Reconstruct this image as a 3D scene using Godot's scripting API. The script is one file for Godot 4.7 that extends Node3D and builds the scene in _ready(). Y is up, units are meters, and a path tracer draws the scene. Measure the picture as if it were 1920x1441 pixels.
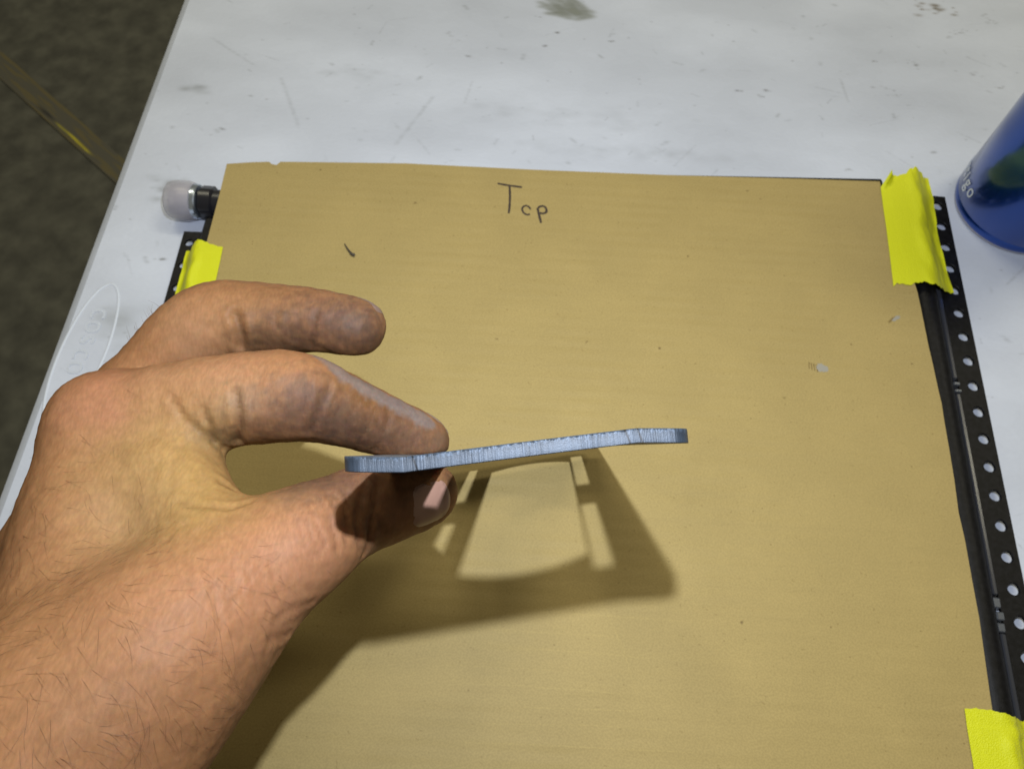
extends Node3D
# A flash photograph of a hand that holds a flat cut steel bracket, edge on, over a sheet of cardboard on a folding table.
# World: y up, metres; the table top is at 0.74 and the camera stands over x = 0, z = 0.

const TOP := 0.74
const BOARD_TOP := 0.762
const HAND_AT := Vector3(-0.1133, 0.8922, -0.0086)
const PLATE_AT := Vector3(-0.03689, 0.95873, -0.05961)
const PLATE_X := Vector3(0.98105, -0.07611, -0.17819)
const PLATE_UP := Vector3(-0.13720, 0.37650, -0.91620)
const PLATE_DEEP := Vector3(0.02178, -0.92358, -0.38279)
const PLATE_HALF := 0.00172
# across the bracket, and how high its bent section stands there (millimetres)
var plate_profile := [[0.0, -0.00], [7.5, -0.74], [14.2, -1.31], [15.6, -1.22], [25.1, -0.79], [38.4, -0.20], [50.8, 0.31], [63.4, 0.78], [66.3, 0.91], [67.9, 0.96], [73.6, 0.53], [81.4, -0.13]]

# chains of joints in millimetres from the wrist: x, y, z, radius
var palm_chains := [
	[[9.4,12.2,-2.2,23.1], [-4.6,6.8,-48.3,18.0], [-9.9,7.2,-81.5,14.6]],
	[[4.1,0.8,-1.5,22.6], [-15.2,-7.9,-52.0,17.9], [-11.3,-6.8,-97.4,11.3]],
	[[-11.5,-21.3,6.2,22.1], [-30.7,-28.1,-53.4,17.2], [-28.7,-31.1,-93.4,12.1]],
	[[-21.0,-32.5,9.2,22.1], [-42.4,-45.9,-53.9,18.3], [-40.9,-53.5,-87.6,11.7]],
	[[21.1,19.2,-2.2,25.3], [28.0,18.9,-15.1,25.2], [39.2,16.8,-30.0,20.7], [56.5,14.3,-46.6,13.4]],
	[[15.7,10.8,-64.2,15.0], [30.2,14.0,-48.8,12.7]],
	[[-57.1,72.1,156.8,43.7], [-8.1,21.7,65.7,34.2], [-0.7,18.8,38.9,34.0], [5.7,16.2,9.0,31.4]],
]
var finger_chains := [
	[[-9.9,7.2,-81.5,14.6], [18.9,13.3,-87.9,12.9], [39.7,14.8,-90.7,13.0], [49.8,13.9,-91.7,12.0], [62.3,7.8,-90.7,10.1], [75.5,0.0,-89.1,8.6], [85.9,-6.4,-87.4,8.1]],
	[[-11.3,-6.8,-97.4,11.3], [2.7,1.3,-113.1,12.3], [14.6,5.2,-120.6,13.2], [31.2,6.2,-122.5,11.4], [47.4,6.7,-123.5,9.5], [61.8,5.9,-122.0,8.8]],
	[[-28.7,-31.1,-93.4,12.1], [-11.7,-31.3,-120.0,11.9], [1.1,-32.2,-123.6,11.2], [20.5,-35.3,-123.0,9.9], [31.7,-36.2,-121.2,8.7]],
	[[-39.9,-53.5,-87.7,11.3], [-24.5,-55.5,-110.6,10.9], [-15.1,-57.1,-113.1,10.2], [1.9,-56.6,-113.9,8.9], [11.2,-54.3,-113.0,8.0]],
	[[56.5,14.3,-46.6,13.4], [69.6,7.9,-58.6,11.9], [79.3,2.5,-64.2,10.7], [88.8,-3.0,-69.7,9.6]],
]
# width and depth of a skin crease, then the points it runs through
var creases := [
	[1.16, 0.55, [59.9,23.1,-91.6], [59.0,22.5,-86.7], [57.7,20.6,-83.1], [54.5,16.6,-79.6]],
	[0.95, 0.3, [57.9,24.0,-88.8], [56.8,21.9,-83.8], [52.7,17.6,-79.4]],
	[0.95, 0.4, [76.4,11.1,-90.8], [75.9,10.2,-85.1], [72.6,4.5,-79.9]],
	[1.21, 1.1, [35.0,27.7,-85.5], [36.4,24.9,-80.7], [36.2,21.3,-78.0], [34.4,15.3,-76.2]],
	[1.16, 0.7, [26.7,24.9,-80.8], [27.9,21.8,-77.8], [28.2,17.3,-74.2]],
	[1.16, 0.6, [17.0,26.1,-83.5], [20.9,23.5,-78.2], [26.4,19.8,-75.2], [29.5,14.1,-74.0]],
	[1.26, 0.55, [34.2,20.9,-60.8], [38.2,19.5,-59.2]],
	[1.05, 0.45, [26.4,27.3,-52.5], [33.6,28.9,-51.1], [40.4,28.2,-51.4], [45.4,25.8,-54.4]],
	[1.37, 1.3, [25.3,18.2,-117.2], [26.8,16.0,-113.9], [27.2,12.5,-111.0], [26.7,10.4,-109.8]],
	[0.95, 0.5, [50.0,16.5,-120.5], [49.4,13.3,-115.5], [47.3,7.9,-113.0]],
	[1.05, 0.35, [73.6,19.0,-63.8], [73.1,20.9,-56.1], [73.3,20.3,-50.3], [74.4,15.5,-45.8]],
	[1.05, 0.35, [77.2,17.9,-62.8], [76.8,18.5,-57.1], [76.8,17.0,-52.3], [76.5,14.8,-49.1]],
	[0.95, 0.3, [70.3,21.6,-59.6], [70.2,23.3,-53.7], [71.5,21.7,-46.9]],
	[1.05, 0.55, [76.8,17.7,-53.6], [76.0,15.5,-48.9], [74.8,11.8,-45.3]],
	[1.05, 0.3, [66.6,23.8,-57.8], [67.0,25.9,-51.2], [69.4,23.1,-43.5]],
	[1.26, 0.4, [56.8,24.5,-19.6], [59.3,17.3,-22.2]],
	[1.05, 0.3, [57.7,26.4,-24.4], [60.8,22.6,-28.0], [64.1,17.6,-30.8]],
	[0.95, 0.2, [18.8,23.4,-77.3], [17.8,25.4,-66.7], [18.6,26.0,-58.8]],
	[0.95, 0.2, [22.8,22.1,-71.6], [22.6,25.5,-62.2], [23.8,27.0,-51.2]],
	[0.95, 0.18, [21.1,26.3,-49.8], [24.7,31.7,-41.3], [30.7,39.7,-32.9]],
	[0.95, 0.18, [26.5,28.9,-47.9], [30.8,35.5,-39.3], [35.8,40.6,-30.4]],
	[0.95, 0.18, [32.7,32.1,-45.2], [36.9,38.0,-36.3], [40.6,40.2,-28.3]],
	[0.95, 0.15, [44.8,38.1,-30.3], [46.8,37.9,-24.2], [48.6,36.4,-19.7]],
	[0.95, 0.15, [48.2,35.7,-34.9], [48.6,36.5,-28.3], [50.4,35.1,-23.7]],
]
# runs of fine folds: from, to, reach to either side, how many, width, depth
var fold_runs := [
	[[23.8,31.0,-41.5], [52.3,33.8,-31.7], 8.9, 9.7, 13, 0.62, 0.14],
	[[39.4,41.9,-21.8], [57.7,29.3,-31.7], 6.5, 8.1, 9, 0.62, 0.11],
	[[60.7,29.7,-45.4], [79.5,16.7,-57.9], 8.9, 8.9, 12, 0.62, 0.21],
	[[39.6,27.3,-84.3], [58.0,23.4,-87.4], 4.8, 9.7, 10, 0.6, 0.13],
	[[60.9,20.6,-85.5], [75.3,10.0,-84.3], 5.6, 7.3, 9, 0.6, 0.16],
	[[76.8,9.8,-85.3], [87.7,2.4,-84.2], 4.0, 4.8, 6, 0.6, 0.13],
	[[30.3,16.9,-115.9], [66.2,12.9,-118.8], 4.8, 6.5, 14, 0.6, 0.11],
	[[6.2,24.7,-80.9], [29.0,26.9,-83.8], 6.5, 6.5, 8, 0.62, 0.11],
	[[5.0,24.1,-63.3], [21.0,23.9,-69.1], 8.1, 8.1, 8, 0.62, 0.11],
]
var bulges := [
	[6.2, 0.7, [30.0,21.8,-77.9]],
	[6.2, 0.6, [30.6,10.8,-75.4]],
	[7.4, 0.6, [44.2,19.7,-78.0]],
	[6.2, 0.5, [63.2,11.5,-80.2]],
	[9.9, 0.8, [29.6,24.7,-59.1]],
	[8.6, 0.8, [-12.2,23.5,-84.6]],
	[8.6, 0.5, [48.6,27.9,-94.0]],
	[7.4, 0.5, [58.0,10.5,-113.7]],
	[6.2, 0.5, [37.9,10.9,-112.2]],
	[9.9, 0.5, [65.1,24.5,-37.3]],
]
# patches of skin tone, redness and grime: middle, radius, strength, colour
var skin_patches := [
	[[22.2,24.7,-65.6], 22.2, 0.65, [0.314, 0.201, 0.064]],
	[[35.0,29.8,-49.5], 14.8, 0.55, [0.285, 0.186, 0.055]],
	[[7.3,23.4,-75.0], 14.8, 0.4, [0.314, 0.191, 0.082]],
	[[11.9,22.9,-47.5], 16.1, 0.45, [0.319, 0.201, 0.100]],
	[[-4.1,23.4,-88.6], 11.1, 0.6, [0.314, 0.133, 0.071]],
	[[-11.5,24.0,-78.5], 9.9, 0.5, [0.314, 0.143, 0.078]],
	[[0.8,24.0,-77.6], 6.2, 0.35, [0.331, 0.133, 0.082]],
	[[52.4,33.4,-37.1], 16.1, 0.5, [0.296, 0.133, 0.073]],
	[[65.5,27.2,-46.4], 11.1, 0.45, [0.285, 0.133, 0.078]],
	[[41.5,41.0,-22.1], 17.3, 0.3, [0.296, 0.143, 0.082]],
	[[21.2,46.3,-8.7], 19.8, 0.35, [0.285, 0.148, 0.073]],
	[[36.1,40.5,3.9], 19.8, 0.45, [0.142, 0.068, 0.034]],
	[[54.2,19.9,-10.0], 11.1, 0.5, [0.139, 0.068, 0.034]],
	[[-9.6,25.1,-42.7], 12.4, 0.4, [0.274, 0.133, 0.059]],
	[[1.4,36.5,-20.7], 14.8, 0.4, [0.285, 0.143, 0.059]],
	[[59.9,24.3,-27.6], 11.1, 0.4, [0.245, 0.122, 0.068]],
	[[30.9,28.2,-90.9], 13.6, 0.5, [0.331, 0.164, 0.091]],
	[[11.7,25.4,-90.3], 11.1, 0.4, [0.331, 0.170, 0.091]],
	[[28.3,18.9,-75.7], 6.2, 0.6, [0.119, 0.083, 0.037]],
	[[33.7,26.0,-82.1], 6.2, 0.5, [0.239, 0.164, 0.082]],
	[[33.1,16.7,-76.2], 3.7, 0.7, [0.053, 0.034, 0.018]],
	[[48.2,21.8,-79.9], 11.1, 0.6, [0.099, 0.049, 0.029]],
	[[40.7,20.9,-78.1], 7.4, 0.6, [0.099, 0.046, 0.026]],
	[[52.6,24.4,-84.0], 8.6, 0.55, [0.089, 0.052, 0.037]],
	[[56.7,24.0,-87.0], 7.4, 0.5, [0.092, 0.052, 0.037]],
	[[39.7,26.9,-83.7], 4.9, 0.35, [0.239, 0.159, 0.109]],
	[[63.7,16.7,-83.2], 11.1, 0.8, [0.056, 0.032, 0.022]],
	[[69.3,10.9,-81.7], 9.9, 0.8, [0.048, 0.028, 0.020]],
	[[78.4,7.7,-83.7], 9.9, 0.75, [0.066, 0.038, 0.026]],
	[[86.9,3.0,-84.4], 9.9, 0.7, [0.073, 0.041, 0.028]],
	[[92.4,-1.4,-85.8], 4.9, 0.6, [0.099, 0.068, 0.045]],
	[[59.3,16.7,-81.1], 7.4, 0.6, [0.066, 0.037, 0.026]],
	[[69.9,15.4,-93.9], 7.4, 0.7, [0.139, 0.061, 0.018]],
	[[64.0,19.6,-95.0], 6.2, 0.45, [0.149, 0.074, 0.029]],
	[[77.7,10.0,-91.6], 6.2, 0.5, [0.109, 0.052, 0.024]],
	[[34.7,18.1,-120.4], 14.8, 0.5, [0.139, 0.068, 0.029]],
	[[23.9,17.4,-115.2], 9.9, 0.4, [0.262, 0.138, 0.059]],
	[[41.5,13.8,-114.7], 9.9, 0.6, [0.083, 0.043, 0.024]],
	[[31.5,11.7,-111.3], 7.4, 0.75, [0.046, 0.026, 0.016]],
	[[44.2,9.0,-112.8], 7.4, 0.7, [0.050, 0.028, 0.017]],
	[[54.7,15.4,-118.5], 8.6, 0.7, [0.073, 0.040, 0.029]],
	[[59.8,12.1,-114.9], 8.6, 0.7, [0.063, 0.034, 0.022]],
	[[66.2,12.9,-118.8], 8.6, 0.75, [0.066, 0.038, 0.025]],
	[[67.6,8.1,-115.8], 6.2, 0.6, [0.043, 0.025, 0.016]],
	[[60.7,15.5,-123.9], 7.4, 0.5, [0.099, 0.058, 0.040]],
	[[48.6,16.6,-126.4], 7.4, 0.4, [0.112, 0.058, 0.032]],
	[[60.3,21.5,-62.1], 8.6, 0.7, [0.073, 0.043, 0.029]],
	[[67.2,20.0,-63.9], 8.6, 0.6, [0.089, 0.049, 0.034]],
	[[74.3,18.3,-64.9], 8.6, 0.6, [0.092, 0.049, 0.032]],
	[[54.9,26.0,-57.1], 6.2, 0.5, [0.109, 0.068, 0.040]],
	[[84.8,12.8,-60.3], 9.9, 0.6, [0.112, 0.049, 0.029]],
	[[77.2,17.0,-53.1], 8.6, 0.5, [0.125, 0.058, 0.034]],
	[[96.4,3.1,-70.9], 4.9, 0.7, [0.053, 0.028, 0.016]],
	[[93.3,2.5,-60.9], 4.9, 0.5, [0.092, 0.040, 0.024]],
	[[77.1,12.0,-48.4], 4.9, 0.5, [0.132, 0.074, 0.042]],
	[[5.2,17.2,-116.1], 8.6, 0.3, [0.314, 0.175, 0.087]],
	[[12.6,14.0,-108.7], 9.9, 0.4, [0.319, 0.180, 0.100]],
]
var dust_line := [[54.8,19.5,-102.4], [62.0,19.5,-97.8], [68.1,15.9,-95.7], [74.3,11.7,-94.2], [80.4,7.0,-93.5], [87.1,3.2,-91.1]]
var hair_patches := [[[-10,25,-43], 21], [[5,38,-21], 22], [[20,46,-9], 22], [[17,48,0], 25], [[17,39,-27], 17], [[30,45,-15], 17], [[41,41,-10], 12], [[36,40,4], 17], [[52,34,-29], 10], [[55,32,-34], 9], [[44,36,-2], 11], [[-5,25,-53], 10]]
# middle, outward, along the finger, half length, half width
var nail_spots := [
	[[92.0,6.5,-62.8], [704.993,602.384,374.324], [701.621,-515.360,-492.068], 7.7, 6.9],
	[[88.9,-6.5,-95.4], [443.584,-81.447,-892.524], [745.020,-520.045,417.730], 6.6, 5.4],
	[[64.6,6.9,-130.6], [412.582,103.776,-904.990], [883.036,198.368,425.321], 6.6, 5.6],
]
var board_outline := [[-178.5, -320.7], [-164.5, -323.0], [-153.5, -324.2], [-152.2, -322.6], [-148.9, -322.0], [-146.9, -324.7], [-123.3, -326.1], [-72.0, -329.0], [5.5, -329.7], [86.4, -331.4], [167.8, -334.4], [216.8, -335.9], [217.5, -299.2], [222.2, -284.0], [224.4, -255.3], [224.3, -243.9], [223.7, -219.9], [223.8, -210.4], [223.6, -194.1], [223.7, -186.0], [223.0, -176.2], [222.2, -159.3], [221.3, -143.8], [219.8, -127.0], [219.9, -113.3], [219.0, -93.5], [218.4, -76.6], [217.0, -60.1], [215.8, -45.8], [215.1, -35.9], [214.5, -15.3], [213.9, 7.8], [-1.7, 32.7], [-178.9, 44.7], [-177.2, -68.9], [-177.8, -133.6], [-178.0, -197.1], [-177.0, -259.2], [-177.7, -298.8]]
var letter_strokes := [
	[[-15.5, -317.3], [-10.9, -316.5], [-5.9, -315.9], [-0.7, -315.4]],
	[[-8.2, -315.9], [-7.6, -308.9], [-7.4, -301.3], [-7.6, -295.0]],
	[[5.1, -298.9], [3.9, -300.8], [2.1, -301.5], [0.6, -300.5], [0.1, -298.7], [0.8, -296.6], [2.2, -295.2], [3.6, -294.9], [4.9, -295.4]],
	[[9.1, -300.3], [9.9, -296.3], [10.8, -292.6], [11.5, -289.3]],
	[[9.2, -299.3], [10.0, -301.0], [12.0, -301.9], [13.5, -301.2], [14.4, -299.4], [14.2, -297.5], [12.9, -296.5], [11.2, -296.4], [10.4, -296.8]],
]
var board_scratches := [
	[[12.6, -52.7], [39.4, -52.6], [68.8, -51.5]],
	[[17.4, -36.9], [39.5, -37.2], [54.5, -36.2]],
	[[12.2, -28.7], [35.0, -29.3], [60.1, -29.7]],
	[[-5.5, -21.5], [39.6, -23.2], [73.5, -22.9]],
	[[-13.9, -13.9], [17.3, -14.5], [84.3, -14.9]],
	[[27.3, -68.9], [53.8, -68.7], [87.4, -68.2]],
	[[-1.0, -59.9], [15.6, -59.9], [51.3, -60.0]],
	[[-23.4, -44.1], [-7.1, -44.3], [25.5, -44.3]],
	[[45.4, -76.5], [55.9, -53.9], [65.5, -20.5]],
	[[-15.8, -36.8], [11.8, -37.4]],
]
var torn_spots := [
	[[163.4, -203.0], 3.4, 2.4, -0.25, 1],
	[[208.9, -237.0], 3.0, 1.1, 0.6, 2],
]
var board_specks := [[-122.3, -320.2], [-16.3, -299.6], [77.6, -209.8], [134.2, -322.7], [141.7, -317.1], [109.2, -69.4], [181.1, -218.8], [212.4, -208.7], [-10.0, -209.7], [38.5, -211.2], [141.2, -184.2], [96.1, -271.5], [-62.4, -299.1]]
var twig_line := [[-99.4, -266.1], [-97.1, -262.5], [-94.5, -259.4], [-92.8, -257.6]]
var tape_corner := [[[216.6, -336.7], [215.2, -317.1], [214.3, -300.9], [212.8, -279.6], [211.1, -258.0]], [[256.9, -355.9], [256.6, -337.5], [253.7, -308.4], [253.6, -285.7], [254.5, -264.5]]]
var tape_side := [[[-167.0, -259.2], [-166.4, -249.6], [-165.9, -237.0], [-165.3, -221.3], [-165.0, -207.8]], [[-194.8, -266.3], [-194.6, -257.9], [-194.0, -245.6], [-193.7, -232.1], [-193.6, -218.7]]]
var tape_near := [[[202.9, -38.0], [202.3, -30.2], [201.9, -18.9], [201.4, -8.9], [202.1, 2.7]], [[238.6, -35.7], [238.9, -27.5], [238.5, -16.9], [238.1, -6.6], [238.3, 5.4]]]

var rng := RandomNumberGenerator.new()


# ---------------------------------------------------------------- helpers

func linear(r: float, g: float, b: float) -> Color:
	return Color(r, g, b).linear_to_srgb()


func paint(color: Color, rough := 0.6, metal := 0.0) -> StandardMaterial3D:
	var m := StandardMaterial3D.new()
	m.albedo_color = color
	m.roughness = rough
	m.metallic = metal
	return m


func noise_of(kind: int, freq: float, octaves := 4, sd := 1) -> FastNoiseLite:
	var n := FastNoiseLite.new()
	n.noise_type = kind as FastNoiseLite.NoiseType
	n.frequency = freq
	n.fractal_octaves = octaves
	n.seed = sd
	return n


func noise_image(n: FastNoiseLite, size: int, seamless := true) -> Image:
	return n.get_seamless_image(size, size) if seamless else n.get_image(size, size)


# noise as a tone near white: the middle value, and how far it swings
func tone(im: Image, middle: float, swing: float) -> void:
	im.convert(Image.FORMAT_RGB8)
	im.adjust_bcs(1.0, swing, 1.0)
	im.adjust_bcs(middle * 2.0, 1.0, 1.0)


func tex(im: Image) -> ImageTexture:
	return ImageTexture.create_from_image(im)


func relief(m: StandardMaterial3D, im: Image, millimetres: float) -> void:
	m.heightmap_enabled = true
	m.heightmap_texture = tex(im)
	m.heightmap_scale = millimetres * 0.1


func triplanar(m: StandardMaterial3D, tile: float) -> void:
	m.uv1_triplanar = true
	m.uv1_scale = Vector3.ONE / tile
	m.uv1_triplanar_sharpness = 4.0


func start() -> SurfaceTool:
	var st := SurfaceTool.new()
	st.begin(Mesh.PRIMITIVE_TRIANGLES)
	return st


# one triangle, turned so that its front is on the side of the normals
func tri(st: SurfaceTool, p: Array, n: Array, uv := []) -> void:
	var order := [0, 1, 2]
	if (p[1] - p[0]).cross(p[2] - p[0]).dot(n[0] + n[1] + n[2]) > 0.0:
		order = [0, 2, 1]
	for i in order:
		st.set_normal(n[i])
		if uv.size():
			st.set_uv(uv[i])
		st.add_vertex(p[i])


func quad(st: SurfaceTool, a: Vector3, b: Vector3, c: Vector3, d: Vector3, n: Vector3, uv := []) -> void:
	tri(st, [a, b, c], [n, n, n], [uv[0], uv[1], uv[2]] if uv.size() else [])
	tri(st, [a, c, d], [n, n, n], [uv[0], uv[2], uv[3]] if uv.size() else [])


func part(called: String, st: SurfaceTool, m: Material, parent: Node3D) -> MeshInstance3D:
	var o := MeshInstance3D.new()
	o.name = called
	o.mesh = st.commit()
	o.material_override = m
	parent.add_child(o, true)
	return o


func thing(called: String, label: String, category: String, at := Vector3.ZERO, group := "") -> Node3D:
	var o := Node3D.new()
	o.name = called
	o.position = at
	add_child(o, true)
	o.set_meta("label", label)
	o.set_meta("category", category)
	if group:
		o.set_meta("group", group)
	return o


func lathe(st: SurfaceTool, profile: Array, sides: int, frame := Transform3D(), u_scale := 1.0) -> void:
	var count := profile.size() - 1
	var across := []
	for i in count:
		var d: Vector2 = (profile[i + 1] - profile[i]).normalized()
		across.append(Vector2(d.y, -d.x))
	for i in count:
		var n0: Vector2 = across[i]
		var n1: Vector2 = across[i]
		if i > 0 and across[i - 1].dot(across[i]) > 0.8:
			n0 = (across[i - 1] + across[i]).normalized()
		if i < count - 1 and across[i + 1].dot(across[i]) > 0.8:
			n1 = (across[i + 1] + across[i]).normalized()
		for k in sides:
			var p := []
			var n := []
			var uv := []
			for c in [[0, 0], [0, 1], [1, 1], [1, 0]]:
				var a: float = TAU * (k + c[1]) / sides
				var q: Vector2 = profile[i + c[0]]
				var m := n1 if c[0] == 1 else n0
				p.append(frame * Vector3(q.x * cos(a), q.y, q.x * sin(a)))
				n.append(frame.basis * Vector3(m.x * cos(a), m.y, m.x * sin(a)))
				uv.append(Vector2(u_scale * (k + c[1]) / sides, q.y))
			if profile[i].x > 1e-6:
				tri(st, [p[0], p[1], p[2]], [n[0], n[1], n[2]], [uv[0], uv[1], uv[2]])
			if profile[i + 1].x > 1e-6:
				tri(st, [p[0], p[2], p[3]], [n[0], n[2], n[3]], [uv[0], uv[2], uv[3]])


# a box with chamfered edges
func bevel_box(st: SurfaceTool, lo: Vector3, hi: Vector3, b: float, frame := Transform3D()) -> void:
	var mid := (lo + hi) / 2.0
	var half := (hi - lo) / 2.0
	var at := func(v: Vector3, axis: int) -> Vector3:
		var q := Vector3(v.x * (half.x - b), v.y * (half.y - b), v.z * (half.z - b))
		q[axis] = v[axis] * half[axis]
		return frame * (mid + q)
	for axis in 3:
		var o1 := (axis + 1) % 3
		var o2 := (axis + 2) % 3
		for s in [-1.0, 1.0]:
			var ring := []
			for e in [[-1, -1], [1, -1], [1, 1], [-1, 1]]:
				var v := Vector3.ZERO
				v[axis] = s
				v[o1] = e[0]
				v[o2] = e[1]
				ring.append(at.call(v, axis))
			var n := Vector3.ZERO
			n[axis] = s
			quad(st, ring[0], ring[1], ring[2], ring[3], frame.basis * n)
			for t in [-1.0, 1.0]:      # the chamfer shared with the next axis
				var v0 := Vector3.ZERO
				v0[axis] = s
				v0[o1] = t
				v0[o2] = -1.0
				var v1 := v0
				v1[o2] = 1.0
				var m := Vector3.ZERO
				m[axis] = s
				m[o1] = t
				quad(st, at.call(v0, axis), at.call(v1, axis), at.call(v1, o1), at.call(v0, o1), frame.basis * m.normalized())
	for x in [-1.0, 1.0]:
		for y in [-1.0, 1.0]:
			for z in [-1.0, 1.0]:
				var v := Vector3(x, y, z)
				var n := (frame.basis * v).normalized()
				tri(st, [at.call(v, 0), at.call(v, 1), at.call(v, 2)], [n, n, n])


func tube(st: SurfaceTool, points: Array, radii: Array, sides := 8) -> void:
	var rings := []
	for i in points.size():
		var d: Vector3 = (points[mini(i + 1, points.size() - 1)] - points[maxi(i - 1, 0)]).normalized()
		var side := d.cross(Vector3.UP if absf(d.y) < 0.9 else Vector3.RIGHT).normalized()
		var up := side.cross(d)
		var ring := []
		for k in sides:
			var a := TAU * k / sides
			ring.append([points[i] + (side * cos(a) + up * sin(a)) * radii[i], side * cos(a) + up * sin(a)])
		rings.append(ring)
	for i in points.size() - 1:
		for k in sides:
			var a: Array = rings[i][k]
			var b: Array = rings[i][(k + 1) % sides]
			var c: Array = rings[i + 1][(k + 1) % sides]
			var d: Array = rings[i + 1][k]
			tri(st, [a[0], b[0], c[0]], [a[1], b[1], c[1]])
			tri(st, [a[0], c[0], d[0]], [a[1], c[1], d[1]])
	if sides > 4:
		for e in [0, points.size() - 1]:
			var n: Vector3 = (points[0] - points[1]).normalized() if e == 0 else (points[e] - points[e - 1]).normalized()
			for k in sides:
				tri(st, [points[e], rings[e][k][0], rings[e][(k + 1) % sides][0]], [n, n, n])


# an upright prism over an outline in x and z, UVs in metres from a corner
func prism(st: SurfaceTool, outline: PackedVector2Array, low: float, high: float, uv_from: Vector2, uv_scale: Vector2) -> void:
	var faces := Geometry2D.triangulate_polygon(outline)
	for i in range(0, faces.size(), 3):
		for y in [low, high]:
			var n := Vector3(0, 1 if y == high else -1, 0)
			var p := []
			var uv := []
			for k in 3:
				var q := outline[faces[i + k]]
				p.append(Vector3(q.x, y, q.y))
				uv.append((q - uv_from) * uv_scale)
			tri(st, p, [n, n, n], uv)
	var clockwise := Geometry2D.is_polygon_clockwise(outline)
	for i in outline.size():
		var a := outline[i]
		var b := outline[(i + 1) % outline.size()]
		var d := (b - a).normalized()
		var n := Vector3(d.y, 0, -d.x) * (-1.0 if clockwise else 1.0)
		quad(st, Vector3(a.x, low, a.y), Vector3(b.x, low, b.y), Vector3(b.x, high, b.y), Vector3(a.x, high, a.y), n, [(a - uv_from) * uv_scale, (b - uv_from) * uv_scale, (b - uv_from) * uv_scale, (a - uv_from) * uv_scale])


func flat(p: Array) -> Vector2:
	return Vector2(p[0], p[1]) / 1000.0


# a soft mark multiplied into an image: a line of dabs
func dab(im: Image, at: Vector2, r: float, color: Color, strength: float) -> void:
	for y in range(maxi(0, int(at.y - r * 2.0)), mini(im.get_height(), int(at.y + r * 2.0) + 2)):
		for x in range(maxi(0, int(at.x - r * 2.0)), mini(im.get_width(), int(at.x + r * 2.0) + 2)):
			var k := strength * exp(-Vector2(x, y).distance_squared_to(at) / (r * r))
			if k > 0.004:
				im.set_pixel(x, y, im.get_pixel(x, y).lerp(color, minf(k, 1.0)))


func stroke(im: Image, a: Vector2, b: Vector2, r: float, color: Color, strength: float, rough := 0.0) -> void:
	var steps := int(a.distance_to(b) / maxf(r, 0.7)) + 1
	for i in steps + 1:
		var k := strength
		if rough > 0.0:
			k *= clampf(1.0 + rough * rng.randf_range(-1.0, 0.6), 0.0, 1.4)
		dab(im, a.lerp(b, float(i) / steps) + Vector2(rng.randf_range(-0.4, 0.4), rng.randf_range(-0.4, 0.4)) * r, r, color, k)


# a cloud of small irregular dabs: a stain
func stain(im: Image, at: Vector2, spread: Vector2, dabs: int, r: float, color: Color, strength: float) -> void:
	for i in dabs:
		dab(im, at + Vector2(rng.randfn() * spread.x, rng.randfn() * spread.y), r * rng.randf_range(0.4, 1.3), color, strength * rng.randf_range(0.3, 1.0))


# ---------------------------------------------------------------- the hand: a field of tapered capsules, meshed as surface nets

var cap_a := PackedVector3Array()
var cap_ab := PackedVector3Array()
var cap_inv := PackedFloat32Array()
var cap_r := PackedFloat32Array()
var cap_dr := PackedFloat32Array()
var cap_chain := PackedInt32Array()
var cap_palm := PackedInt32Array()
var jobs := []

const CELL := 0.00105
const CELLS := 4


func smooth_joints(chain: Array, sub: int) -> Array:
	var q := []
	for j in chain:
		q.append(Vector4(j[0], j[1], j[2], j[3]) / 1000.0)
	var n := q.size()
	if n < 3:
		return q
	var o := []
	for i in n - 1:
		var p0: Vector4 = q[maxi(i - 1, 0)]
		var p1: Vector4 = q[i]
		var p2: Vector4 = q[i + 1]
		var p3: Vector4 = q[mini(i + 2, n - 1)]
		for k in sub:
			var t := float(k) / sub
			o.append(0.5 * (2.0 * p1 + (p2 - p0) * t + (2.0 * p0 - 5.0 * p1 + 4.0 * p2 - p3) * t * t + (3.0 * p1 - p0 - 3.0 * p2 + p3) * t * t * t))
	o.append(q[-1])
	return o


func lay_bones() -> void:
	var id := 0
	for pass_ in 2:
		for chain in (palm_chains if pass_ == 0 else finger_chains):
			var j := smooth_joints(chain, 3)
			for i in j.size() - 1:
				var a := Vector3(j[i].x, j[i].y, j[i].z)
				var b := Vector3(j[i + 1].x, j[i + 1].y, j[i + 1].z)
				cap_a.append(a)
				cap_ab.append(b - a)
				cap_inv.append(1.0 / (b - a).length_squared())
				cap_r.append(j[i].w)
				cap_dr.append(j[i + 1].w - j[i].w)
				cap_chain.append(id)
				cap_palm.append(1 - pass_)
			id += 1


func plate_height(a: float) -> float:
	var x := a * 1000.0
	for i in plate_profile.size() - 1:
		if x < plate_profile[i + 1][0] or i == plate_profile.size() - 2:
			return lerpf(plate_profile[i][1], plate_profile[i + 1][1], (x - plate_profile[i][0]) / (plate_profile[i + 1][0] - plate_profile[i][0])) / 1000.0
	return 0.0


func smin(a: float, b: float, k: float) -> float:
	var h := k - absf(a - b)
	return minf(a, b) if h <= 0.0 else minf(a, b) - h * h * 0.25 / k


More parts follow.
